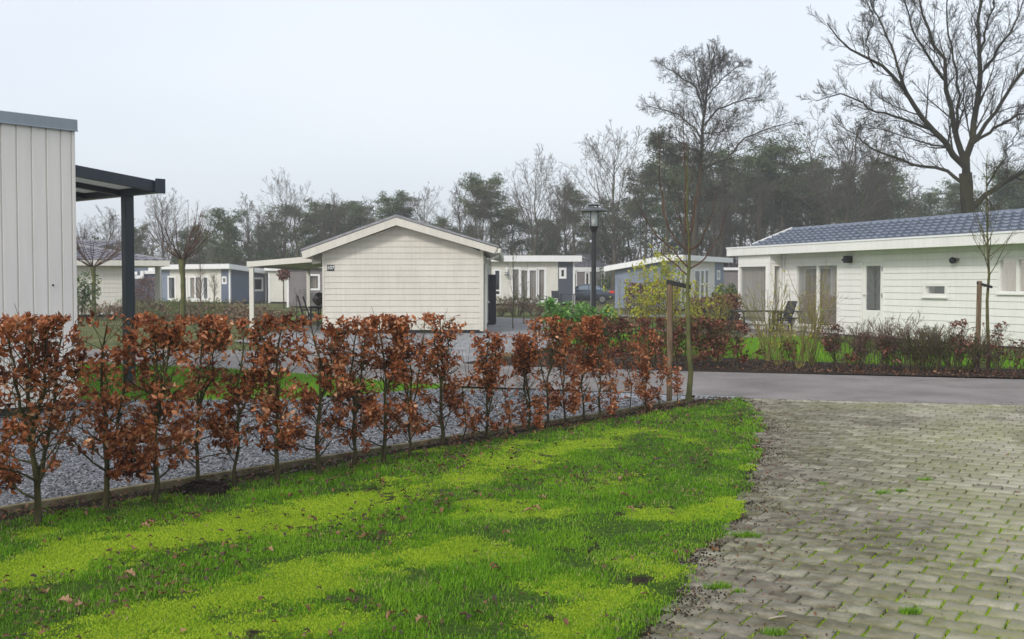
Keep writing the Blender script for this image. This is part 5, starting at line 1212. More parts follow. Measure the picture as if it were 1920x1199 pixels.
# roof: verge boards, roof slabs, gutters
yo = -.42
def zt7(x): return (zP + (x-pk)*sl if x < pk else zP-(x-pk)*sr)
xl, xrr = -.56, Wd+.46; th = .21
mb = MB()
mb.prism([(xl+.06,yo,zt7(xl)),(pk,yo,zP),(pk,yo,zP+th*1.12),(xl-.02,yo,zt7(xl)+th*1.05)], (0,.03,0)); mb.prism([(pk+.001,yo,zP),(xrr-.10,yo,zt7(xrr-.1)),(xrr,yo,zt7(xrr)+th*.95),(pk+.001,yo,zP+th*1.12)], (0,.03,0)); mb.build('bargeboard', M['cream'], h7, bevel=.003)
mb = MB()
mb.prism([(xl,yo+.031,zt7(xl)+.02),(pk,yo+.031,zP+.03),(pk,yo+.031,zP+th*1.05),(xl,yo+.031,zt7(xl)+th*1.0)], (0,L7+.6,0)); mb.prism([(pk+.002,yo+.031,zP+.03),(xrr-.02,yo+.031,zt7(xrr)+.03),(xrr-.02,yo+.031,zt7(xrr)+th*.9),(pk+.002,yo+.031,zP+th*1.05)], (0,L7+.6,0)); mb.build('roof_slab', M['cream'], h7)
mb = MB(); z0_ = .015
mb.prism([(xl-.03,yo-.02,zt7(xl)+th*1.05+z0_),(pk,yo-.02,zP+th*1.12+z0_),(pk,yo-.02,zP+th*1.12+z0_+.075),(xl-.05,yo-.02,zt7(xl)+th*1.05+z0_+.055)], (0,L7+.66,0))
mb.prism([(pk+.002,yo-.02,zP+th*1.12+z0_),(xrr+.03,yo-.02,zt7(xrr)+th*.95+z0_),(xrr+.03,yo-.02,zt7(xrr)+th*.95+z0_+.055),(pk+.002,yo-.02,zP+th*1.12+z0_+.075)], (0,L7+.66,0)); mb.build('roof', M['felt'], h7)
mb = MB(); mb.tube([(pk,yo+.3,zP+.33),(pk,L7,zP+.33)], .07, 10); mb.build('ridge_cap', M['plinth'], h7)
mb = MB(); gx_ = xrr+.05; gz = zt7(xrr)+.13
mb.hexa([(gx_-.05,yo+.02,gz-.09),(gx_+.02,yo+.02,gz-.09),(gx_+.02,L7+.2,gz-.09),(gx_-.05,L7+.2,gz-.09),(gx_-.05,yo+.02,gz+.05),(gx_+.06,yo+.02,gz+.05),(gx_+.06,L7+.2,gz+.05),(gx_-.05,L7+.2,gz+.05)]); mb.build('gutter', M['cream_light'], h7, bevel=.01)
mb = MB(); mb.tube([(gx_-.02,.3,gz-.09),(gx_-.03,.3,gz-.16),(Wd+.12,.22,gz-.30),(Wd+.075,.2,gz-.42),(Wd+.075,.2,.05)], .042, 10); mb.build('downpipe', M['cream_light'], h7, smooth=True)
mb = MB(); mb.tube([(xl+.20,.3,zt7(xl)+.05),(xl+.20,.28,zt7(xl)-.12),(-.12,.25,zE-.28),(-.06,.2,zE-.32)], .045, 10); mb.build('downpipe', M['cream_light'], h7, smooth=True)
# number plate
sx = (614-606)*S7; sw = 13.4*S7; sz1 = at(614,497,Y7).z; sz0 = at(614,508.3,Y7).z
mb = MB(); wbox(mb,TF,sx,sx+sw,.022,.034,sz0,sz1); npl = mb.build('house_number_plate', m_flat('green_black_plate',(.006,.020,.022),.4), h7, bevel=.003)
fc = bpy.data.curves.new('digits','FONT'); fc.body = '107'; fc.size = .145; fc.extrude = .002; fc.offset = .0035; fc.align_x = 'CENTER'; fc.align_y = 'CENTER'; fc.space_character = 1.0
to = bpy.data.objects.new('digits', fc); col.objects.link(to); bpy.context.view_layer.update()
me = bpy.data.meshes.new_from_object(to.evaluated_get(bpy.context.evaluated_depsgraph_get())); bpy.data.objects.remove(to)
dg = link_mesh('digits', me, M['white'], npl); me.materials.clear(); me.materials.append(M['white'])
dg.rotation_euler = (math.pi/2,0,0); dg.location = (sx+sw/2, -.037, (sz0+sz1)/2)
# black panel
pY = 39.2; pa = at(908,608,pY); pb = at(930,515,pY)
bp_ = empty('privacy_panel', (pa.x,pY,0), 0, 'tall black panel standing beside the right wall of chalet 107', 'panel')
mb = MB(); mb.box(0,pb.x-pa.x,0,.45,.03,pb.z); mb.build('panel', M['panel_black'], bp_, bevel=.01)
mb = MB(); mb.box(.04,pb.x-pa.x-.04,.02,.43,0,.03); mb.build('foot', M['plinth'], bp_)
mb = MB(); mb.tube([(.14,-.015,.33),(.14,-.03,.33),(.22,-.03,.33)],.018,8); mb.build('latch', M['plinth'], bp_)
# carport of 107
ca = at(466,491,34); cb = at(604,479,34); cc = at(517,503,43.5)
cp_ = empty('carport', (ca.x,34,0), 0, 'flat cream canopy on two posts at the left side of chalet 107', 'canopy')
w_c = cb.x-ca.x+.1; zl = ca.z; zr_ = cb.z; dpt = 9.8
mb = MB(); mb.hexa([(.0,.04,zl-.10),(w_c-.06,.04,zr_-.10),(w_c-.06,dpt,zr_-.10),(0,dpt,zl-.10),(0,.04,zl-.04),(w_c-.06,.04,zr_-.04),(w_c-.06,dpt,zr_-.04),(0,dpt,zl-.04)]); mb.build('roof', M['cream'], cp_)
mb = MB(); mb.hexa([(-.02,0,zl-.17),(w_c-.06,0,zr_-.19),(w_c-.06,.04,zr_-.19),(-.02,.04,zl-.17),(-.02,0,zl),(w_c-.06,0,zr_),(w_c-.06,.04,zr_),(-.02,.04,zl)]); mb.hexa([(-.06,0,zl-.17),(-.02,0,zl-.17),(-.02,dpt,zl-.17),(-.06,dpt,zl-.17),(-.06,0,zl+.01),(-.02,0,zl+.01),(-.02,dpt,zl+.01),(-.06,dpt,zl+.01)]); mb.build('fascia', M['cream_light'], cp_, bevel=.004)
for y in (.05, dpt-.25):
    mb = MB(); mb.box(0,.14,y,y+.14,-.03,zl-.101); mb.build('post', M['cream_light'], cp_, bevel=.008)

# ---------------------------------------------------------------- white chalet on the right
exv = Vector((-.334,.942,0)).normalized(); O8 = Vector((11.75,25.0,0)); RZ8 = math.atan2(exv.y,exv.x); eyv = Vector((-exv.y,exv.x,0))
h8 = empty('white_chalet', O8, RZ8, 'long white lapped board chalet with blue grey tiled roof at right', 'chalet')
def s8(u, off=0):
    k = (u-960)/F; o = O8+eyv*off; return (o.x-k*o.y)/(k*exv.y-exv.x)
def z8(u, v, off=0):
    s = s8(u,off); p = O8+eyv*off+exv*s; return at(u,v,p.y).z
T8 = lambda x, y, z: Vector((x, y, z))
bay1 = s8(1384,.5); bay0 = s8(1443,.5)
fd = (s8(1570), s8(1494)); fz = (z8(1530,609), z8(1530,499))
dr = (s8(1651), s8(1623)); dz_ = (z8(1636,582), z8(1636,499)); dzb = .42
sw_ = (s8(1773), s8(1737)); swz = (z8(1755,551), z8(1755,537))
rw = (s8(1990), s8(1876)); rwz = (z8(1890,546), z8(1890,488))
frs = .085
ops = [(fd[0]-.05,fd[1]+.05,fz[0]-.05,fz[1]+.05),(dr[0]-.12,dr[1]+.12,dzb,dz_[1]+.09),(sw_[0]-.088,sw_[1]+.088,swz[0]-.088,swz[1]+.088),(rw[0]-.05,rw[1]+.05,rwz[0]-.05,rwz[1]+.05)]
mb = MB(); boards(mb, T8, -5, bay0, .05, 2.50, .175, ops, .026); mb.build('wall', M['offwhite'], h8)
mb = MB(); mb.box(-5,11.3,-3.2,-.62,.2,2.5); mb.box(-5,bay1,-3.1,-.05,.12,.2); mb.build('core', M['room'], h8)
mb = MB(); mb.box(-5,bay1,-3.25,-3.2,.2,2.5); mb.box(bay1-.04,bay1,-3.2,0,.2,2.5); mb.build('rear_wall', M['offwhite'], h8)
mb = MB(); mb.box(-5,bay1,-.08,-.035,-.02,.046); mb.build('plinth', M['plinth'], h8)
mm_ = (s8(1533)+s8(1533))/2
window(h8, T8, fd[0], fd[1], fz[0], fz[1], .06, (mm_,), 'offwhite', name='french_door')
# door
dw = MB(); a_=.001
wbox(dw,T8,dr[0]-.10,dr[0],-.04,.012,dzb,dz_[1]+.09); wbox(dw,T8,dr[1],dr[1]+.10,-.04,.012,dzb,dz_[1]+.09); wbox(dw,T8,dr[0]+a_,dr[1]-a_,-.04,.012,dz_[1],dz_[1]+.09); wbox(dw,T8,dr[0]+a_,dr[1]-a_,-.04,.012,dzb,dz_[0])
for sgn in (0,1):
    xx = dr[0]-.15 if sgn == 0 else dr[1]+.10+.008; wbox(dw,T8,xx,xx+.042,-.03,.035,dzb-.05,dz_[1]+.14)
wbox(dw,T8,dr[0]-.107,dr[1]+.107,-.03,.035,dz_[1]+.098,dz_[1]+.14)
door = dw.build('door', M['offwhite'], h8, bevel=.004)
g_ = MB(); g_.quad(T8(dr[0],-.015,dz_[0]),T8(dr[1],-.015,dz_[0]),T8(dr[1],-.015,dz_[1]),T8(dr[0],-.015,dz_[1])); g_.build('pane', M['glass'], door)
g_ = MB(); wbox(g_,T8,dr[0]-.05,dr[1]+.05,-.5,-.16,dz_[0]-.05,dz_[1]+.05); g_.build('interior', M['room'], door)
for hx, hz_ in ((dr[0]-.105,dz_[1]-.08),(dr[0]-.105,dz_[0]+.42)):
    g_ = MB(); g_.tube([(hx,.045,hz_-.06),(hx,.045,hz_+.06)],.018,8); g_.build('hinge', M['metal'], door)
g_ = MB(); hx = dr[1]+.05; hz_ = dz_[0]+.42; g_.tube([(hx,.02,hz_),(hx,.06,hz_),(hx-.11,.06,hz_)],.012,8); g_.build('handle', M['chrome'], door)
window(h8, T8, sw_[0], sw_[1], swz[0], swz[1], .09, (), 'offwhite', curtain=False, proud=.04)
window(h8, T8, rw[0], rw[1], rwz[0], rwz[1], .06, (s8(1908),), 'offwhite')
# bay
TB = lambda x, y, z: Vector((x, .5+y, z)); bz = (.30, 2.06)
bx0, bx1 = bay0+.20, bay1-.10
mb = MB(); boards(mb, TB, bay0, bay1, .05, 2.50, .175, [(bx0-.05,bx1+.05,bz[0]-.05,bz[1]+.05)], .014)
TS = lambda x, y, z: Vector((bay0-y, x, z))
boards(mb, TS, 0, .5, .05, 2.50, .175, [(.05,.40,bz[0]-.05,bz[1]+.05)], .014); mb.box(bay1-.03,bay1-.005,0,.49,.22,2.5); mb.build('bay_wall', M['offwhite'], h8)
window(h8, TB, bx0, bx1, bz[0], bz[1], .06, (), 'offwhite', name='bay_window')
window(h8, TS, .12, .34, bz[0], bz[1], .055, (), 'offwhite', name='bay_window', sill=False)
mb = MB(); mb.box(bay0-.02,bay0+.05,.47,.525,.2,2.45); mb.build('corner_trim', M['offwhite'], h8, bevel=.004)
mb = MB(); mb.tube([(bay0-.10,.06,2.42),(bay0-.10,.06,.05)],.04,10); mb.build('downpipe', M['white'], h8, smooth=True)
# fascia box and soffit
ef = .62; zf0 = 2.43; zf1 = 2.71; xL = bay1+.55
mb = MB(); mb.box(-5.6,xL,ef-.03,ef,zf0,zf1); mb.box(xL-.03,xL,-3.6,ef-.031,zf0,zf1); mb.build('fascia', M['offwhite'], h8, bevel=.004)
mb = MB(); mb.box(-5.6,xL-.031,-3.6,ef-.031,zf0+.04,zf0+.07); mb.build('soffit', M['offwhite'], h8)
mb = MB(); mb.box(-5.6,xL-.031,-3.6,ef-.031,zf1-.05,zf1-.02); mb.box(-5.6,xL+.015,ef,ef+.02,zf1-.035,zf1+.012); mb.build('roof_edge', M['cap'] if False else M['white'], h8)
yR = ef-2.0; zR = 3.30; xt0 = s8(1405,ef)-.0; xtR = xt0+.55
def sol(u,v,off): pass
mb = MB(); tile_slope(mb, (-5.6,ef-.06,zf1-.01),(xt0,ef-.06,zf1-.01),(-5.6,yR,zR),(xtR,yR,zR), .30,.345,.034,.075,9); tr_ = mb.build('roof', M['roof_tile'], h8, smooth=False)
mb = MB(); tile_slope(mb, (xt0,-3.55,zf1-.01),(-5.6,-3.55,zf1-.01),(xtR,yR-.002,zR),(-5.6,yR-.002,zR), .30,.5,.035,.03,4); mb.build('rear_roof', M['roof_tile'], h8)
mb = MB(); mb.poly([(xt0,ef-.06,zf1-.02),(xt0,-3.55,zf1-.02),(xtR,yR,zR-.02)]); mb.build('roof_end', M['offwhite'], h8)
mb = MB(); mb.bar((xt0+.04,ef-.08,zf1+.03),(xtR+.04,yR,zR+.05),.07,.10); mb.build('verge_trim', M['offwhite'], h8, bevel=.004)
rc = MB(); k = -5.6
while k < xtR: rc.hexa([(k,yR-.11,zR+.01),(min(k+.41,xtR),yR-.10,zR+.005),(min(k+.41,xtR),yR+.10,zR+.005),(k,yR+.11,zR+.01),(k,yR-.05,zR+.085),(min(k+.41,xtR),yR-.045,zR+.075),(min(k+.41,xtR),yR+.045,zR+.075),(k,yR+.05,zR+.085)]); k += .415
rc.build('ridge_tiles', M['roof_tile'], h8)
# wall lamp and flood light
sx = s8(1594); sz_ = z8(1594,487); la = MB(); la.box(sx-.13,sx+.05,.03,.22,sz_-.10,sz_+.10); la.box(sx-.03,sx+.02,.0,.04,sz_-.06,sz_+.06); la.tube([(sx+.04,.12,sz_),(sx+.17,.15,sz_-.01)],[.05,.028],8); la.build('wall_lamp', M['black'], h8, bevel=.01)
sx = s8(1793); sz_ = z8(1793,489); la = MB(); la.lathe([(0,-.085),(.045,-.075),(.078,-.03),(.085,.02),(.06,.07),(0,.09)],14); 
o = la.build('flood_light', M['black'], h8, smooth=True); o.location = (sx,.13,sz_); o.rotation_euler = (R_(-70),0,0)
mb = MB(); mb.tube([(sx-.06,.0,sz_+.02),(sx-.06,.08,sz_+.02)],.05,10); mb.build('lamp_mount', M['metal'], h8)

# ---------------------------------------------------------------- far chalets
def chalet(name, pa, pb, depth, label, z_e, segs, wins, fasc=.32, over=.45, roof='flat', zb=None, pitch=.2, corner=True, side=None, sidewins=(), zdrop=0, trimmat='white', cat='chalet', fmat='white', rise=0, overR=None, zbase=.10, sidemat=None):
    """front wall from pa (left) to pb (right) on the ground, body behind it. z_e: eave underside"""
    d = (pb-pa); L = d.length; rz = math.atan2(d.y,d.x)
    root = empty(name, pa, rz, label, cat)
    T = lambda x, y, z: Vector((x,-y,z))
    ops_all = [(w[0]-.01,w[1]+.01,w[2]-.01,w[3]+.01) for w in wins]
    for (x0,x1,mt) in segs:
        mb = MB(); boards(mb, T, x0, x1, zbase, z_e+.02, pitch, ops_all, .02); mb.build('wall', M[mt], root)
    for w in wins:
        window(root, T, w[0], w[1], w[2], w[3], w[4] if len(w)>4 else .1, w[5] if len(w)>5 else (), trimmat, curtain=(len(w)>6 and w[6]), sill=False, near=False, hbars=w[7] if len(w)>7 else ())
    mb = MB(); mb.box(0.02,L-.02,.62,depth-.02,.05,z_e); mb.build('core', M['room'], root)
    sm = sidemat or segs[-1][2]; TRr = lambda x, y, z: Vector((L+y, x, z)); TL = lambda x, y, z: Vector((-y, x, z))
    sops = [(w[0]-.01,w[1]+.01,w[2]-.01,w[3]+.01) for w in sidewins]
    def zt(x): return z_e - zdrop*x/depth
    mb = MB(); boards(mb, TRr, 0, depth, zbase, z_e+.02, pitch, sops, .02, (lambda z: (0, depth if z <= zt(depth) else max(0,(z_e-z)/max(zdrop,1e-6)*depth))) if zdrop else None)
    mb.build('side_wall', M[sm], root)
    for w in sidewins: window(root, TRr, w[0], w[1], w[2], w[3], w[4] if len(w)>4 else .1, (), trimmat, curtain=True, sill=False, near=False)
    mb = MB(); boards(mb, TL, 0, depth, zbase, z_e-max(zdrop,0), pitch, (), .02); mb.build('side_wall', M[segs[0][2]], root)
    mb = MB(); mb.box(0,L,depth-.03,depth,zbase,z_e-zdrop); mb.build('rear_wall', M[sm], root)
    if corner:
        for xx in (0,L):
            mb = MB(); wbox(mb,T,xx-.07,xx+.07,-.07,.035,0,z_e); mb.build('corner_trim', M[trimmat], root)
    oR = over if overR is None else overR
    z1 = z_e; z2 = z_e-zdrop
    if roof == 'flat':
        mb = MB(); mb.hexa([(-over,-over,z1),(L+oR,-over,z1),(L+oR,depth+over,z2),(-over,depth+over,z2),(-over,-over,z1+fasc),(L+oR,-over,z1+fasc),(L+oR,depth+over,z2+fasc),(-over,depth+over,z2+fasc)]); mb.build('fascia', M[fmat], root)
        mb = MB(); mb.hexa([(-over+.1,-over+.1,z1+fasc+.001),(L+oR-.1,-over+.1,z1+fasc+.001),(L+oR-.1,depth+over-.1,z2+fasc+.001),(-over+.1,depth+over-.1,z2+fasc+.001),(-over+.1,-over+.1,z1+fasc+.03),(L+oR-.1,-over+.1,z1+fasc+.03),(L+oR-.1,depth+over-.1,z2+fasc+.03),(-over+.1,depth+over-.1,z2+fasc+.03)]); mb.build('roof', M['felt'], root)
    elif roof == 'hip':
        mb = MB(); mb.box(-over,L+oR,-over,depth+over,z1,z1+fasc); mb.build('fascia', M[fmat], root)
        zr = z1+fasc+rise; m_ = depth/2; e = .05; a = (-over+e,-over+e,z1+fasc+.002); b = (L+oR-e,-over+e,z1+fasc+.002); c = (L+oR-e,depth+over-e,z1+fasc+.002); dd = (-over+e,depth+over-e,z1+fasc+.002); r0 = (m_*1.2,m_,zr); r1 = (L-m_*1.2,m_,zr)
        mb = MB(); tile_slope(mb, a, b, r0, r1, .4,.42,.05,.04,4); mb.poly([b,c,r1]); mb.poly([c,dd,r0,r1]); mb.poly([dd,a,r0]); mb.build('roof', M['roof_tile_far'], root)
        mb = MB(); mb.tube([r0,r1],.09,6); mb.tube([b,r1],.08,6); mb.tube([a,r0],.08,6); mb.build('ridge_cap', M['felt'], root)
    return root
def zat(v, Y): return hz(v, Y)
# cream hip-roofed house on the left
Y1 = 49; pa = at(95,593,47.7); pb = at(232,593,Y1); pa.z = pb.z = 0
chalet('cream_chalet', pa, pb, 5.2, 'cream chalet with purple grey hipped tile roof behind the left veranda', zat(499,Y1), [(0,(pb-pa).length,'cream_light')], [], .25, .5, 'hip', pitch=.2, corner=False, rise=.95, overR=2.0, fmat='cream_light', trimmat='cream_light')
q = at(297.5,590,Y1+3.5); pst = empty('canopy_post', (q.x,q.y,0), 0, 'single cream post under the hipped roof overhang', 'post'); mb = MB(); mb.box(-.12,.12,-.12,.12,0,zat(499,Y1)-.005); mb.build('shaft', M['cream_light'], pst); mb = MB(); mb.box(-.16,.16,-.16,.16,-.02,.12); mb.build('base', M['cream_light'], pst)
# navy house with stepped white trim
Yn = 88; a = at(225,575,Yn); b = at(305,575,Yn); a.z=b.z=0
nv = empty('navy_house', a, 0, 'navy house with stepped white trim left of the blue chalet', 'chalet'); Ln = b.x-a.x
def lx(u): return at(u,500,Yn).x-a.x
TN = lambda x,y,z: Vector((x,-y,z))
mb = MB(); boards(mb,TN,0,Ln,.1,zat(498,Yn),.22,(),.02); mb.box(0,Ln,.02,5,.1,zat(498,Yn)); mb.build('wall', M['blue'], nv)
mb = MB(); wbox(mb,TN,lx(279),Ln+.2,-.5,.12,zat(508,Yn),zat(497,Yn)); wbox(mb,TN,lx(266),Ln+.2,.12,.30,zat(514,Yn),zat(508,Yn)); wbox(mb,TN,lx(266),lx(272),.301,.40,zat(522,Yn),zat(508,Yn)); wbox(mb,TN,lx(252),lx(270),.401,.50,zat(523,Yn),zat(517,Yn)); wbox(mb,TN,lx(253),lx(256),.501,.6,0,zat(519,Yn)); mb.build('white_trim', M['white'], nv)
mb = MB(); wbox(mb,TN,lx(240),lx(258),-.1,.1,zat(516,Yn),zat(510,Yn)); mb.build('fascia', M['white'], nv)
# blue chalet left of centre
Yb = 80; a = at(302,572,82); b = at(431,572,78); a.z=b.z=0; L = (b-a).length; m1 = L/129
def fx(u): return (u-302)*m1
ze = zat(505,80)
bl = chalet('blue_chalet', a, b, 4.9, 'blue grey chalet with cream middle panel and white roof edge', ze, [(0,fx(320),'steel_blue'),(fx(320),fx(416),'cream_light'),(fx(416),L,'blue')],
 [(fx(318),fx(329),.35,zat(521,80),.14),(fx(346),fx(351),.35,zat(521,80),.14),(fx(359),fx(378),.35,zat(521,80),.14,(fx(368),),True),(fx(384),fx(391),.35,zat(521,80),.14),(fx(419.5),fx(424),zat(530,79),zat(522,79),.12)], .34, .5, pitch=.26, zdrop=.55, sidemat='blue', sidewins=[(2.45,3.2,zat(543,80.5),zat(524,80.5),.14)])
mb = MB(); mb.box(L-.02,L+.05,3.55,3.66,0,ze-.4); mb.build('corner_trim', M['white'], bl)
# grey house behind the carport
Yg = 66; a = at(540,577,Yg); b = at(640,577,Yg-.3); a.z=b.z=0
chalet('chalet', a, b, 6, 'brown grey chalet behind the carport with one white framed window', zat(503,Yg), [(0,(b-a).length,'brown_grey')], [((583-540)*Yg/F,(598-540)*Yg/F,zat(541,Yg),zat(518,Yg),.12,(),True)], .30, .35, pitch=.25)
a = at(505,572,80); b = at(541,572,80); a.z=b.z=0
chalet('chalet', a, b, 5, 'sliver of a cream chalet between the carport posts', zat(508,80), [(0,(b-a).length,'cream_light')], [], .3, .3, pitch=.25)
# middle house
Ym = 73; a = at(915,573,Ym); b = at(1076,572,Ym+.3); a.z=b.z=0; L=(b-a).length; m1 = Ym/F
def fx(u): return (u-915)*m1
ze = zat(491,Ym)
chalet('chalet', a, b, 7, 'cream and charcoal flat roofed chalet with white glass doors, beside the dark car', ze, [(0,fx(1046.6),'cream_light'),(fx(1046.6),L,'dark_grey')],
 [(fx(928.5),fx(936.5),.75,zat(508,Ym),.12,(),False,(1.0,)),(fx(962.5),fx(972.5),.32,zat(505.5,Ym),.15,(),True),(fx(977.5),fx(1005),.32,zat(507.5,Ym),.15,(fx(991),),True),(fx(1011),fx(1020.5),.32,zat(506,Ym),.15,(),True),(fx(1053),fx(1058),zat(518.5,Ym),zat(506.5,Ym),.16)], .40, .5, pitch=.24)
o = empty('wall_lamp', at(950,511,Ym-.05), 0, 'small white lamp on the cream wall of the middle chalet', 'lamp'); mb = MB(); mb.box(-.08,.08,-.12,0,.0,.3); mb.build('lamp_body', M['white'], o, bevel=.03); mb = MB(); mb.lathe([(.02,-.22),(.16,-.20),(.12,-.02),(.02,.0)],12,(0,-.16)); mb.build('shade', M['metal'], o, smooth=True)
# small house behind the car
Yk = 96; a = at(1060,566,Yk); b = at(1150,566,Yk); a.z=b.z=0; m1 = Yk/F
chalet('chalet', a, b, 7, 'brown grey chalet with grey hipped roof behind the dark car', zat(510,Yk), [(0,(b-a).length,'brown_grey')], [((1077.5-1060)*m1,(1079.5-1060)*m1,.4,zat(513,Yk),.1),((1099-1060)*m1,(1103-1060)*m1,.4,zat(513,Yk),.12),((1129-1060)*m1,(1132-1060)*m1,.4,zat(513,Yk),.12)], .40, .1, 'hip', pitch=.24, corner=False, rise=1.5)
# blue gabled chalet right of the lamp
Yq = 62; a = at(1153,582,60.5); b = at(1272,584,58.5); a.z=b.z=0; d = b-a; L = d.length
bg = empty('chalet', a, math.atan2(d.y,d.x), 'steel blue gabled chalet with cream door side, right of the street lamp', 'chalet'); TQ = lambda x,y,z: Vector((x,-y,z))
z0_ = zat(507,60.5); z1_ = zat(489,58.8); ap = L*.88
def xrq(z):
    if z <= z0_: return (0,L)
    return ((z-z0_)/(z1_-z0_)*ap, L)
mb = MB(); boards(mb,TQ,0,L,.1,z1_,.235,(),.02,xrq); mb.build('gable_wall', M['steel_blue'], bg)
c3 = at(1356,580,64); c3.z=0
import mathutils
loc = (mathutils.Matrix.Rotation(-math.atan2(d.y,d.x),3,'Z') @ (c3-a)); d2 = Vector((loc.x-L,loc.y,0)); L2 = d2.length; d2n = d2.normalized(); n2 = Vector((d2n.y,-d2n.x,0))
T2 = lambda x,y,z: Vector((L,0,0))+d2n*x+n2*y+Vector((0,0,z))
f2 = lambda u: L2*(u-1272)/(1356-1272)
wn = [(f2(1277),f2(1283),.35,zat(512,60),.14),(f2(1300.5),f2(1309),.35,zat(509,61),.12),(f2(1311.5),f2(1317),.35,zat(509,62),.12,(),False,(1.45,)),(f2(1320),f2(1325),.35,zat(508,62),.12,(),False,(1.45,)),(f2(1344),f2(1347),zat(521,63),zat(511,63),.13)]
opq = [(w[0]-.01,w[1]+.01,w[2]-.01,w[3]+.01) for w in wn]
mb = MB(); boards(mb,T2,0,f2(1338),.1,z1_,.235,opq,.02); mb.build('wall', M['cream_light'], bg)
mb = MB(); boards(mb,T2,f2(1338),L2,.1,z1_,.235,opq,.02); mb.build('wall', M['steel_blue'], bg)
for w in wn: window(bg, T2, w[0], w[1], w[2], w[3], w[4], (), 'white', curtain=False, sill=False, near=False, hbars=w[7] if len(w) > 7 else ())
bk = n2*-7
mb = MB()
def P2(x,y,z): return T2(x,y,z)
mb.hexa([T2(-.45,.45,z1_),T2(L2+.4,.45,z1_-.02),T2(L2+.4,-.9,z1_-.02),T2(-.1,-.9,z1_),T2(-.45,.45,z1_+.30),T2(L2+.4,.45,z1_+.26),T2(L2+.4,-.9,z1_+.26),T2(-.1,-.9,z1_+.30)])
mb.build('fascia', M['white'], bg)
mb = MB(); a0 = Vector((-.5,-.4,z0_)); a1 = Vector((ap,-.4,z1_+.0)); sl_ = (z1_-z0_)/ap
mb.hexa([(-.5,-.42,z0_-.5*sl_),(ap+.1,-.42,z1_+.1*sl_),(ap+.1,7,z1_+.1*sl_),(-.5,7,z0_-.5*sl_),(-.5,-.42,z0_-.5*sl_+.28),(ap+.1,-.42,z1_+.1*sl_+.30),(ap+.1,7,z1_+.1*sl_+.30),(-.5,7,z0_-.5*sl_+.28)]); mb.build('verge', M['white'], bg)
mb = MB(); mb.hexa([(-.4,-.38,z0_-.4*sl_+.285),(ap,-.38,z1_+.306),(ap,6.9,z1_+.306),(-.4,6.9,z0_-.4*sl_+.285),(-.4,-.38,z0_-.4*sl_+.31),(ap,-.38,z1_+.33),(ap,6.9,z1_+.33),(-.4,6.9,z0_-.4*sl_+.31)]); mb.build('roof', M['felt'], bg)
mb = MB(); mb.hexa([(.1,.65,.1),(L-.3,.65,.1),T2(L2-.3,-.65,.1),(.1,7,.1),(.1,.65,z0_-.1),(L-.3,.65,z1_-.1),T2(L2-.3,-.65,z1_-.1),(.1,7,z0_-.1)]); mb.build('core', M['room'], bg)
hb = empty('hanging_basket', at(1246,508,59.0-.35), 0, 'dark hanging basket on the steel blue gable wall', 'basket'); mb = MB(); mb.tube([(0,.3,.25),(0,-.05,.27),(0,0,.1)],.015,6); mb.build('bracket', M['black'], hb); P = norm(rs.normal(size=(160,3)))*.22*rs.rand(160,1)**.4; leaf_mesh('foliage', P, np.full(160,.12), 'beech', M['green_leaf'], hb)
# low brown outbuilding
a = at(1352,590,70); b = at(1420,590,70); a.z=b.z=0
chalet('outbuilding', a, b, 4, 'low brown outbuilding with pale roof edge between blue and white chalets', zat(507,70), [(0,(b-a).length,'brown_grey')], [], .16, .2, pitch=.24, corner=False, cat='outbuilding')

# ================================================================ STREET LAMP
YL = 27.0; pl = at(1113,600,YL); zt = hz(384,YL); zc0 = hz(425,YL)
lp_ = empty('street_lamp', (pl.x,YL,0), .3, 'black post street lamp with wide disc hat behind the laurels', 'street lamp')
mb = MB(); mb.lathe([(.085,0),(.085,.9),(.062,.94),(.058,zc0-.16)],16); mb.build('pole', M['black'], lp_, smooth=False)
mb = MB(); mb.lathe([(.058,zc0-.16),(.065,zc0-.13),(.125,zc0-.02),(.135,zc0),(.0,zc0)],20); mb.build('neck', M['black'], lp_)
gh = zt-.12-zc0
mb = MB(); mb.lathe([(.125,zc0+.002),(.125,zc0+gh)],20); mb.build('glass', M['glass'], lp_, smooth=True)
mb = MB(); mb.lathe([(0,zc0+.01),(.07,zc0+.01),(.075,zc0+gh*.96),(0,zc0+gh*.96)],18); mb.build('diffuser', M['diffuser'], lp_, smooth=True)
for k in range(4):
    t = k*math.pi/2+.5; mb = MB(); mb.tube([(.137*math.cos(t),.137*math.sin(t),zc0),(.137*math.cos(t),.137*math.sin(t),zt-.02)],.012,6); mb.build('strut', M['black'], lp_)
mb = MB(); zh = zc0+gh-.05
mb.lathe([(.12,zh+.05),(.30,zh+.015),(.375,zh-.01),(.378,zh+.005),(.30,zh+.055),(.20,zh+.085),(.13,zh+.10),(.10,zh+.10)],28); mb.build('hat', m_flat('lamp_hat',(.07,.075,.085),.4), lp_, smooth=True)
mb = MB(); mb.lathe([(0,zt-.03),(.15,zt-.03),(.155,zt-.01),(.12,zt),(0,zt+.005)],20); mb.build('cap', M['black'], lp_)

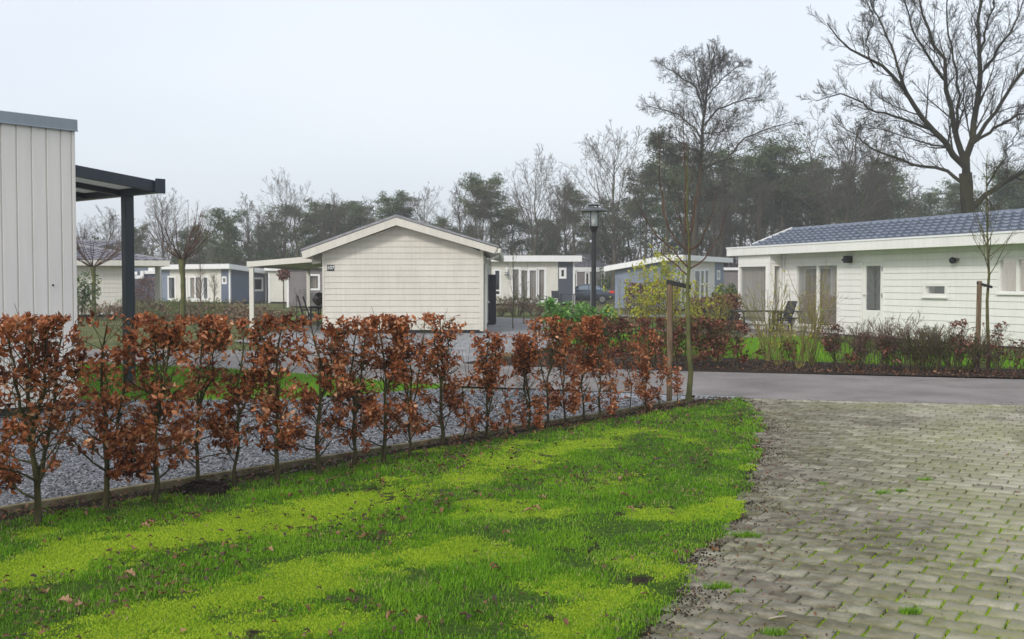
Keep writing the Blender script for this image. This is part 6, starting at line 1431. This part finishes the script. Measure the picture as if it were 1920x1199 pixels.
# ================================================================ CAR
M['car_glass'] = m_flat('car_window_glass', (.30,.36,.40), .12, .4, .8)
def car(px, py, rz, label):
    root = empty('parked_car', (px,py,0), rz, label, 'car')
    st = [(-2.25,.45,.62,.62,.62,.60),(-2.15,.28,.74,.74,.78,.74),(-1.6,.22,.86,.86,.86,.84),(-1.05,.22,.95,.97,.88,.80),(-.35,.20,.98,1.38,.89,.66),(.25,.20,.98,1.45,.90,.64),(.85,.20,.98,1.42,.90,.63),(1.45,.22,.99,1.22,.88,.62),(1.85,.28,.98,1.03,.86,.72),(2.15,.34,.92,.95,.80,.70),(2.25,.42,.80,.80,.74,.66)]
    V = []; Fc = []
    def ring(s):
        x,zb,zs,ztp,w,wt = s
        return [(x,-w*.92,zb),(x,-w,zb+.12),(x,-w*1.0,(zb+zs)/2+.08),(x,-w*.97,zs),(x,-wt,ztp-.03),(x,-wt*.8,ztp),(x,wt*.8,ztp),(x,wt,ztp-.03),(x,w*.97,zs),(x,w,(zb+zs)/2+.08),(x,w,zb+.12),(x,w*.92,zb)]
    for s in st: V += ring(s)
    n = 12
    for k in range(len(st)-1):
        for j in range(n): j2=(j+1)%n; Fc.append((k*n+j,k*n+j2,(k+1)*n+j2,(k+1)*n+j))
    Fc.append(tuple(range(n))); Fc.append(tuple(range((len(st)-1)*n,len(st)*n))[::-1])
    mb = MB(); mb.v = V; mb.f = Fc; b = mb.build('body', m_flat('dark_blue_car_paint',(.07,.09,.13),.2,.3,.7), root, smooth=True)
    sm = b.modifiers.new('sub','SUBSURF'); sm.levels = 2; sm.render_levels = 2
    def rowpt(k, a, t, side, off):
        r0 = ring(st[k]); p = Vector(r0[3]).lerp(Vector(r0[4]), a); r1 = ring(st[k+1]); q = Vector(r1[3]).lerp(Vector(r1[4]), a); s = p.lerp(q,t); s.y -= off
        if side>0: s.y = -s.y
        return s
    for side in (-1,1):
        for (k0,t0,k1,t1) in ((3,.55,5,.15),(5,.25,6,.6),(6,.7,7,.6)):
            mb = MB(); lo = [rowpt(k0,.12,t0,side,.012)]; hi = [rowpt(k0,.62 if k0==3 else .82,min(1,t0+.35) if k0==3 else t0,side,-.012)]
            for k in range(k0+1,k1+1): lo.append(rowpt(k,.12,0,side,.012)); hi.append(rowpt(k,.84,0,side,-.012))
            lo.append(rowpt(k1,.12,t1,side,.012)); hi.append(rowpt(k1,.80,t1*.8,side,-.012))
            for q in range(len(lo)-1): mb.quad(lo[q],lo[q+1],hi[q+1],hi[q])
            mb.build('side_window', M['car_glass'], root)
    mb = MB(); mb.quad((-1.02,-.74,1.0),(-1.02,.74,1.0),(-.42,.60,1.375),(-.42,-.60,1.375)); mb.build('windscreen', M['glass_dark'], root)
    mb = MB(); mb.quad((1.80,-.68,1.06),(1.80,.68,1.06),(1.22,.56,1.36),(1.22,-.56,1.36)); mb.build('rear_window', M['glass_dark'], root)
    for x in (-1.38,1.36):
        for s in (-1,1):
            mb = MB(); mb.tube([(x,s*.72,.32),(x,s*.885,.32)],.32,22); w = mb.build('wheel', M['rubber'], root); mb = MB(); mb.tube([(x,s*.87,.32),(x,s*.895,.32)],.21,16); mb.build('rim', M['chrome'], w)
    for s in (-1,1):
        mb = MB(); mb.box(1.88,2.24,s*.80-.10,s*.80+.10,.76,.94); mb.build('tail_light', m_flat('red_lens',(.75,.04,.025),.2), root, bevel=.03)
        mb = MB(); mb.box(-2.12,-1.95,s*.66-.14,s*.66+.14,.60,.74); mb.build('headlight', M['chrome'], root, bevel=.03)
    mb = MB(); mb.tube([(-.9,-.86,.97),(-.9,-1.0,1.0)],[.04,.07],8); mb.build('mirror', M['black'], root)
pc = at(1113,569,78.0); car(pc.x-.72, 78.3, -.06, 'dark blue hatchback parked behind the street lamp, tail to the right')

# ================================================================ GARDEN FURNITURE
def chair(x, y, rz, label, h=1.08, group=None, mat='black'):
    root = empty('garden_chair', (x,y,0), rz, label, 'chair', group)
    for sx_ in (-1,1):
        for sy in (-1,1):
            mb = MB(); top = .62; mb.bar((sx_*.25,sy*.24,0),(sx_*.25,sy*.20,top if sy < 0 else .44),.03,.03); mb.build('leg', M[mat], root)
    mb = MB(); mb.box(-.25,.25,-.22,.22,.42,.46); mb.build('seat', M[mat], root, bevel=.01)
    mb = MB(); mb.bar((-.235,.20,.44),(-.235,.40,h),.03,.04); mb.bar((.235,.20,.44),(.235,.40,h),.03,.04); mb.bar((-.22,.395,h-.02),(.22,.395,h-.02),.03,.04)
    mb.hexa([(-.22,.23,.5),(.22,.23,.5),(.22,.25,.5),(-.22,.25,.5),(-.22,.38,h-.04),(.22,.38,h-.04),(.22,.40,h-.04),(-.22,.40,h-.04)]); mb.build('backrest', M[mat], root)
    for sx_ in (-1,1): mb = MB(); mb.bar((sx_*.26,-.24,.64),(sx_*.26,.30,.66),.05,.03); mb.build('armrest', M[mat], root)
    return root
def table(x, y, rz, L, W, H, label, mat='black'):
    root = empty('garden_table', (x,y,0), rz, label, 'table')
    mb = MB(); mb.box(-L/2,L/2,-W/2,W/2,H-.04,H); mb.build('tabletop', M[mat], root, bevel=.01)
    for a in (-1,1):
        for b in (-1,1): mb = MB(); mb.box(a*(L/2-.07)-.03,a*(L/2-.07)+.03,b*(W/2-.07)-.03,b*(W/2-.07)+.03,0,H-.041); mb.build('leg', M[mat], root)
    return root
q = at(581,600,35.0); chair(q.x, 35.0, R_(100), 'tall black garden chair under the carport, the nearer one at left', 1.12)
q = at(590,600,37.5); chair(q.x, 37.5, R_(100), 'tall black garden chair under the carport, right one nearest the wall', 1.06)
q = at(608,600,36.5); table(q.x, 36.8, 0, .9, 1.6, .74, 'dark garden table beside the wall of chalet 107')
q = at(599,560,41.0); ob = empty('kettle_barbecue', (q.x,41,0), 0, 'round dark barbecue on thin legs under the carport', 'barbecue')
zc = hz(561,41); mb = MB(); mb.lathe([(0,zc-.26),(.16,zc-.22),(.27,zc-.06),(.28,zc),(.26,zc+.10),(.15,zc+.22),(0,zc+.26)],20); mb.build('bowl', m_flat('dark_brown_enamel',(.045,.03,.028),.4), ob, smooth=True)
for k in range(3): t = k*2.09; mb = MB(); mb.tube([(.12*math.cos(t),.12*math.sin(t),zc-.2),(.3*math.cos(t),.3*math.sin(t),0)],.015,6); mb.build('leg', M['black'], ob)
# terrace of the white chalet
def onterr(u, v, Y): q = at(u,v,Y); return q.x, Y
x,y = onterr(1408,620,32.5); table(x,y,.05,1.75,.9,.70,'long dark garden table before the bay window')
x,y = onterr(1463,620,31.5); chair(x,y,R_(-75),'black garden chair at the right end of the long table',1.0)
x,y = onterr(1478,620,33.3); chair(x,y,R_(-60),'black garden chair near the downpipe of the white chalet',.98)
x,y = onterr(1382,620,33.8); chair(x,y,R_(80),'black garden chair at the left end of the long table',.72)
def pot(u, Y, tv, r, label):
    q = at(u,600,Y); H = hz(tv,Y); o = empty('flower_pot', (q.x,Y,0), 0, label, 'flower pot'); mb = MB(); mb.lathe([(0,0),(r*.7,0),(r*.95,H-.06),(r*1.05,H-.06),(r*1.05,H),(r*.9,H),(r*.85,H-.08),(0,H-.08)],18); mb.build('pot', M['black'], o)
    mb = MB(); mb.lathe([(0,H-.05),(r*.86,H-.07)],14); mb.build('soil', M['soil'], o)
pot(1334,31.5,581,.22,'black flower pot behind the hedge, left of the pair'); pot(1361,31.5,582,.24,'black flower pot behind the hedge, right of the pair')
# terrace slab
a = h8; mb = MB(); mb.box(6.2,bay1+1.0,.05,3.6,-.03,.03); tr = mb.build('terrace', m_noise('terrace_tiles',[(.3,(.20,.17,.15)),(.7,(.30,.26,.23))],3,5,.8), None); tr.location = O8; tr.rotation_euler = (0,0,RZ8); tag(tr, kind='structure')
# patio set of the middle house
q = at(1043,570,70); chair(q.x,70,R_(10),'black high backed chair before the charcoal wall',1.0,mat='black')
q = at(1071,575,69.5); table(q.x,69.5,0,1.45,.9,.80,'dark patio table before the charcoal wall')
q = at(1019,572,70.5); chair(q.x,70.5,R_(95),'low dark patio chair beside the right glass door',.75)
def rail(u0,u1,v0,v1,Y,lbl):
    a = at(u0,v1,Y); b = at(u1,v1,Y); zt_ = hz(v0,Y); o = empty('railing', (a.x,Y,0), 0, lbl, 'railing'); mb = MB(); mb.bar((0,0,zt_),(b.x-a.x,0,zt_),.05,.06); mb.build('top_rail', M['black'], o)
    for t in (0,1): mb = MB(); mb.bar((t*(b.x-a.x),0,0),(t*(b.x-a.x),0,zt_-.03),.07,.07); mb.build('post', M['black'], o)
rail(1076,1092,552,575,66,'thin dark railing between charcoal wall and street lamp')
# thin metal posts
for (u,tv,Y,lbl) in [(1109,523,40,'thin pale metal pole just left of the street lamp'),(1161,527,40,'thin pale metal pole right of the parked car')]:
    q = at(u,600,Y); o = empty('metal_pole', (q.x,Y,0), 0, lbl, 'pole'); mb = MB(); mb.tube([(0,0,-.05),(0,0,hz(tv,Y))],.035,8); mb.build('shaft', M['metal'], o); mb = MB(); mb.tube([(0,0,hz(tv,Y)),(0,0,hz(tv,Y)+.03)],.045,8); mb.build('cap', M['metal'], o)

# ---------------------------------------------------------------- winter haze
mb = MB(); mb.box(-120,120,-4,150,-1.2,26); hz_o = MB()
V8 = [(-130,-6,-1.2),(130,-6,-1.2),(130,150,-1.2),(-130,150,-1.2)]
hb = MB(); hb.box(-505,505,-65,505,-1.2,27)
hm = bpy.data.materials.new('haze_air'); hm.use_nodes = True; nt = hm.node_tree; nt.nodes.clear()
vo = nt.nodes.new('ShaderNodeVolumePrincipled'); vo.inputs['Color'].default_value = (.93,.95,.97,1); vo.inputs['Density'].default_value = 0.0014; vo.inputs['Anisotropy'].default_value = .0
oo = nt.nodes.new('ShaderNodeOutputMaterial'); nt.links.new(vo.outputs[0], oo.inputs['Volume'])
hzo = hb.build('haze', hm); tag(hzo, 'thin grey winter haze over the whole park', 'haze', kind='stuff')
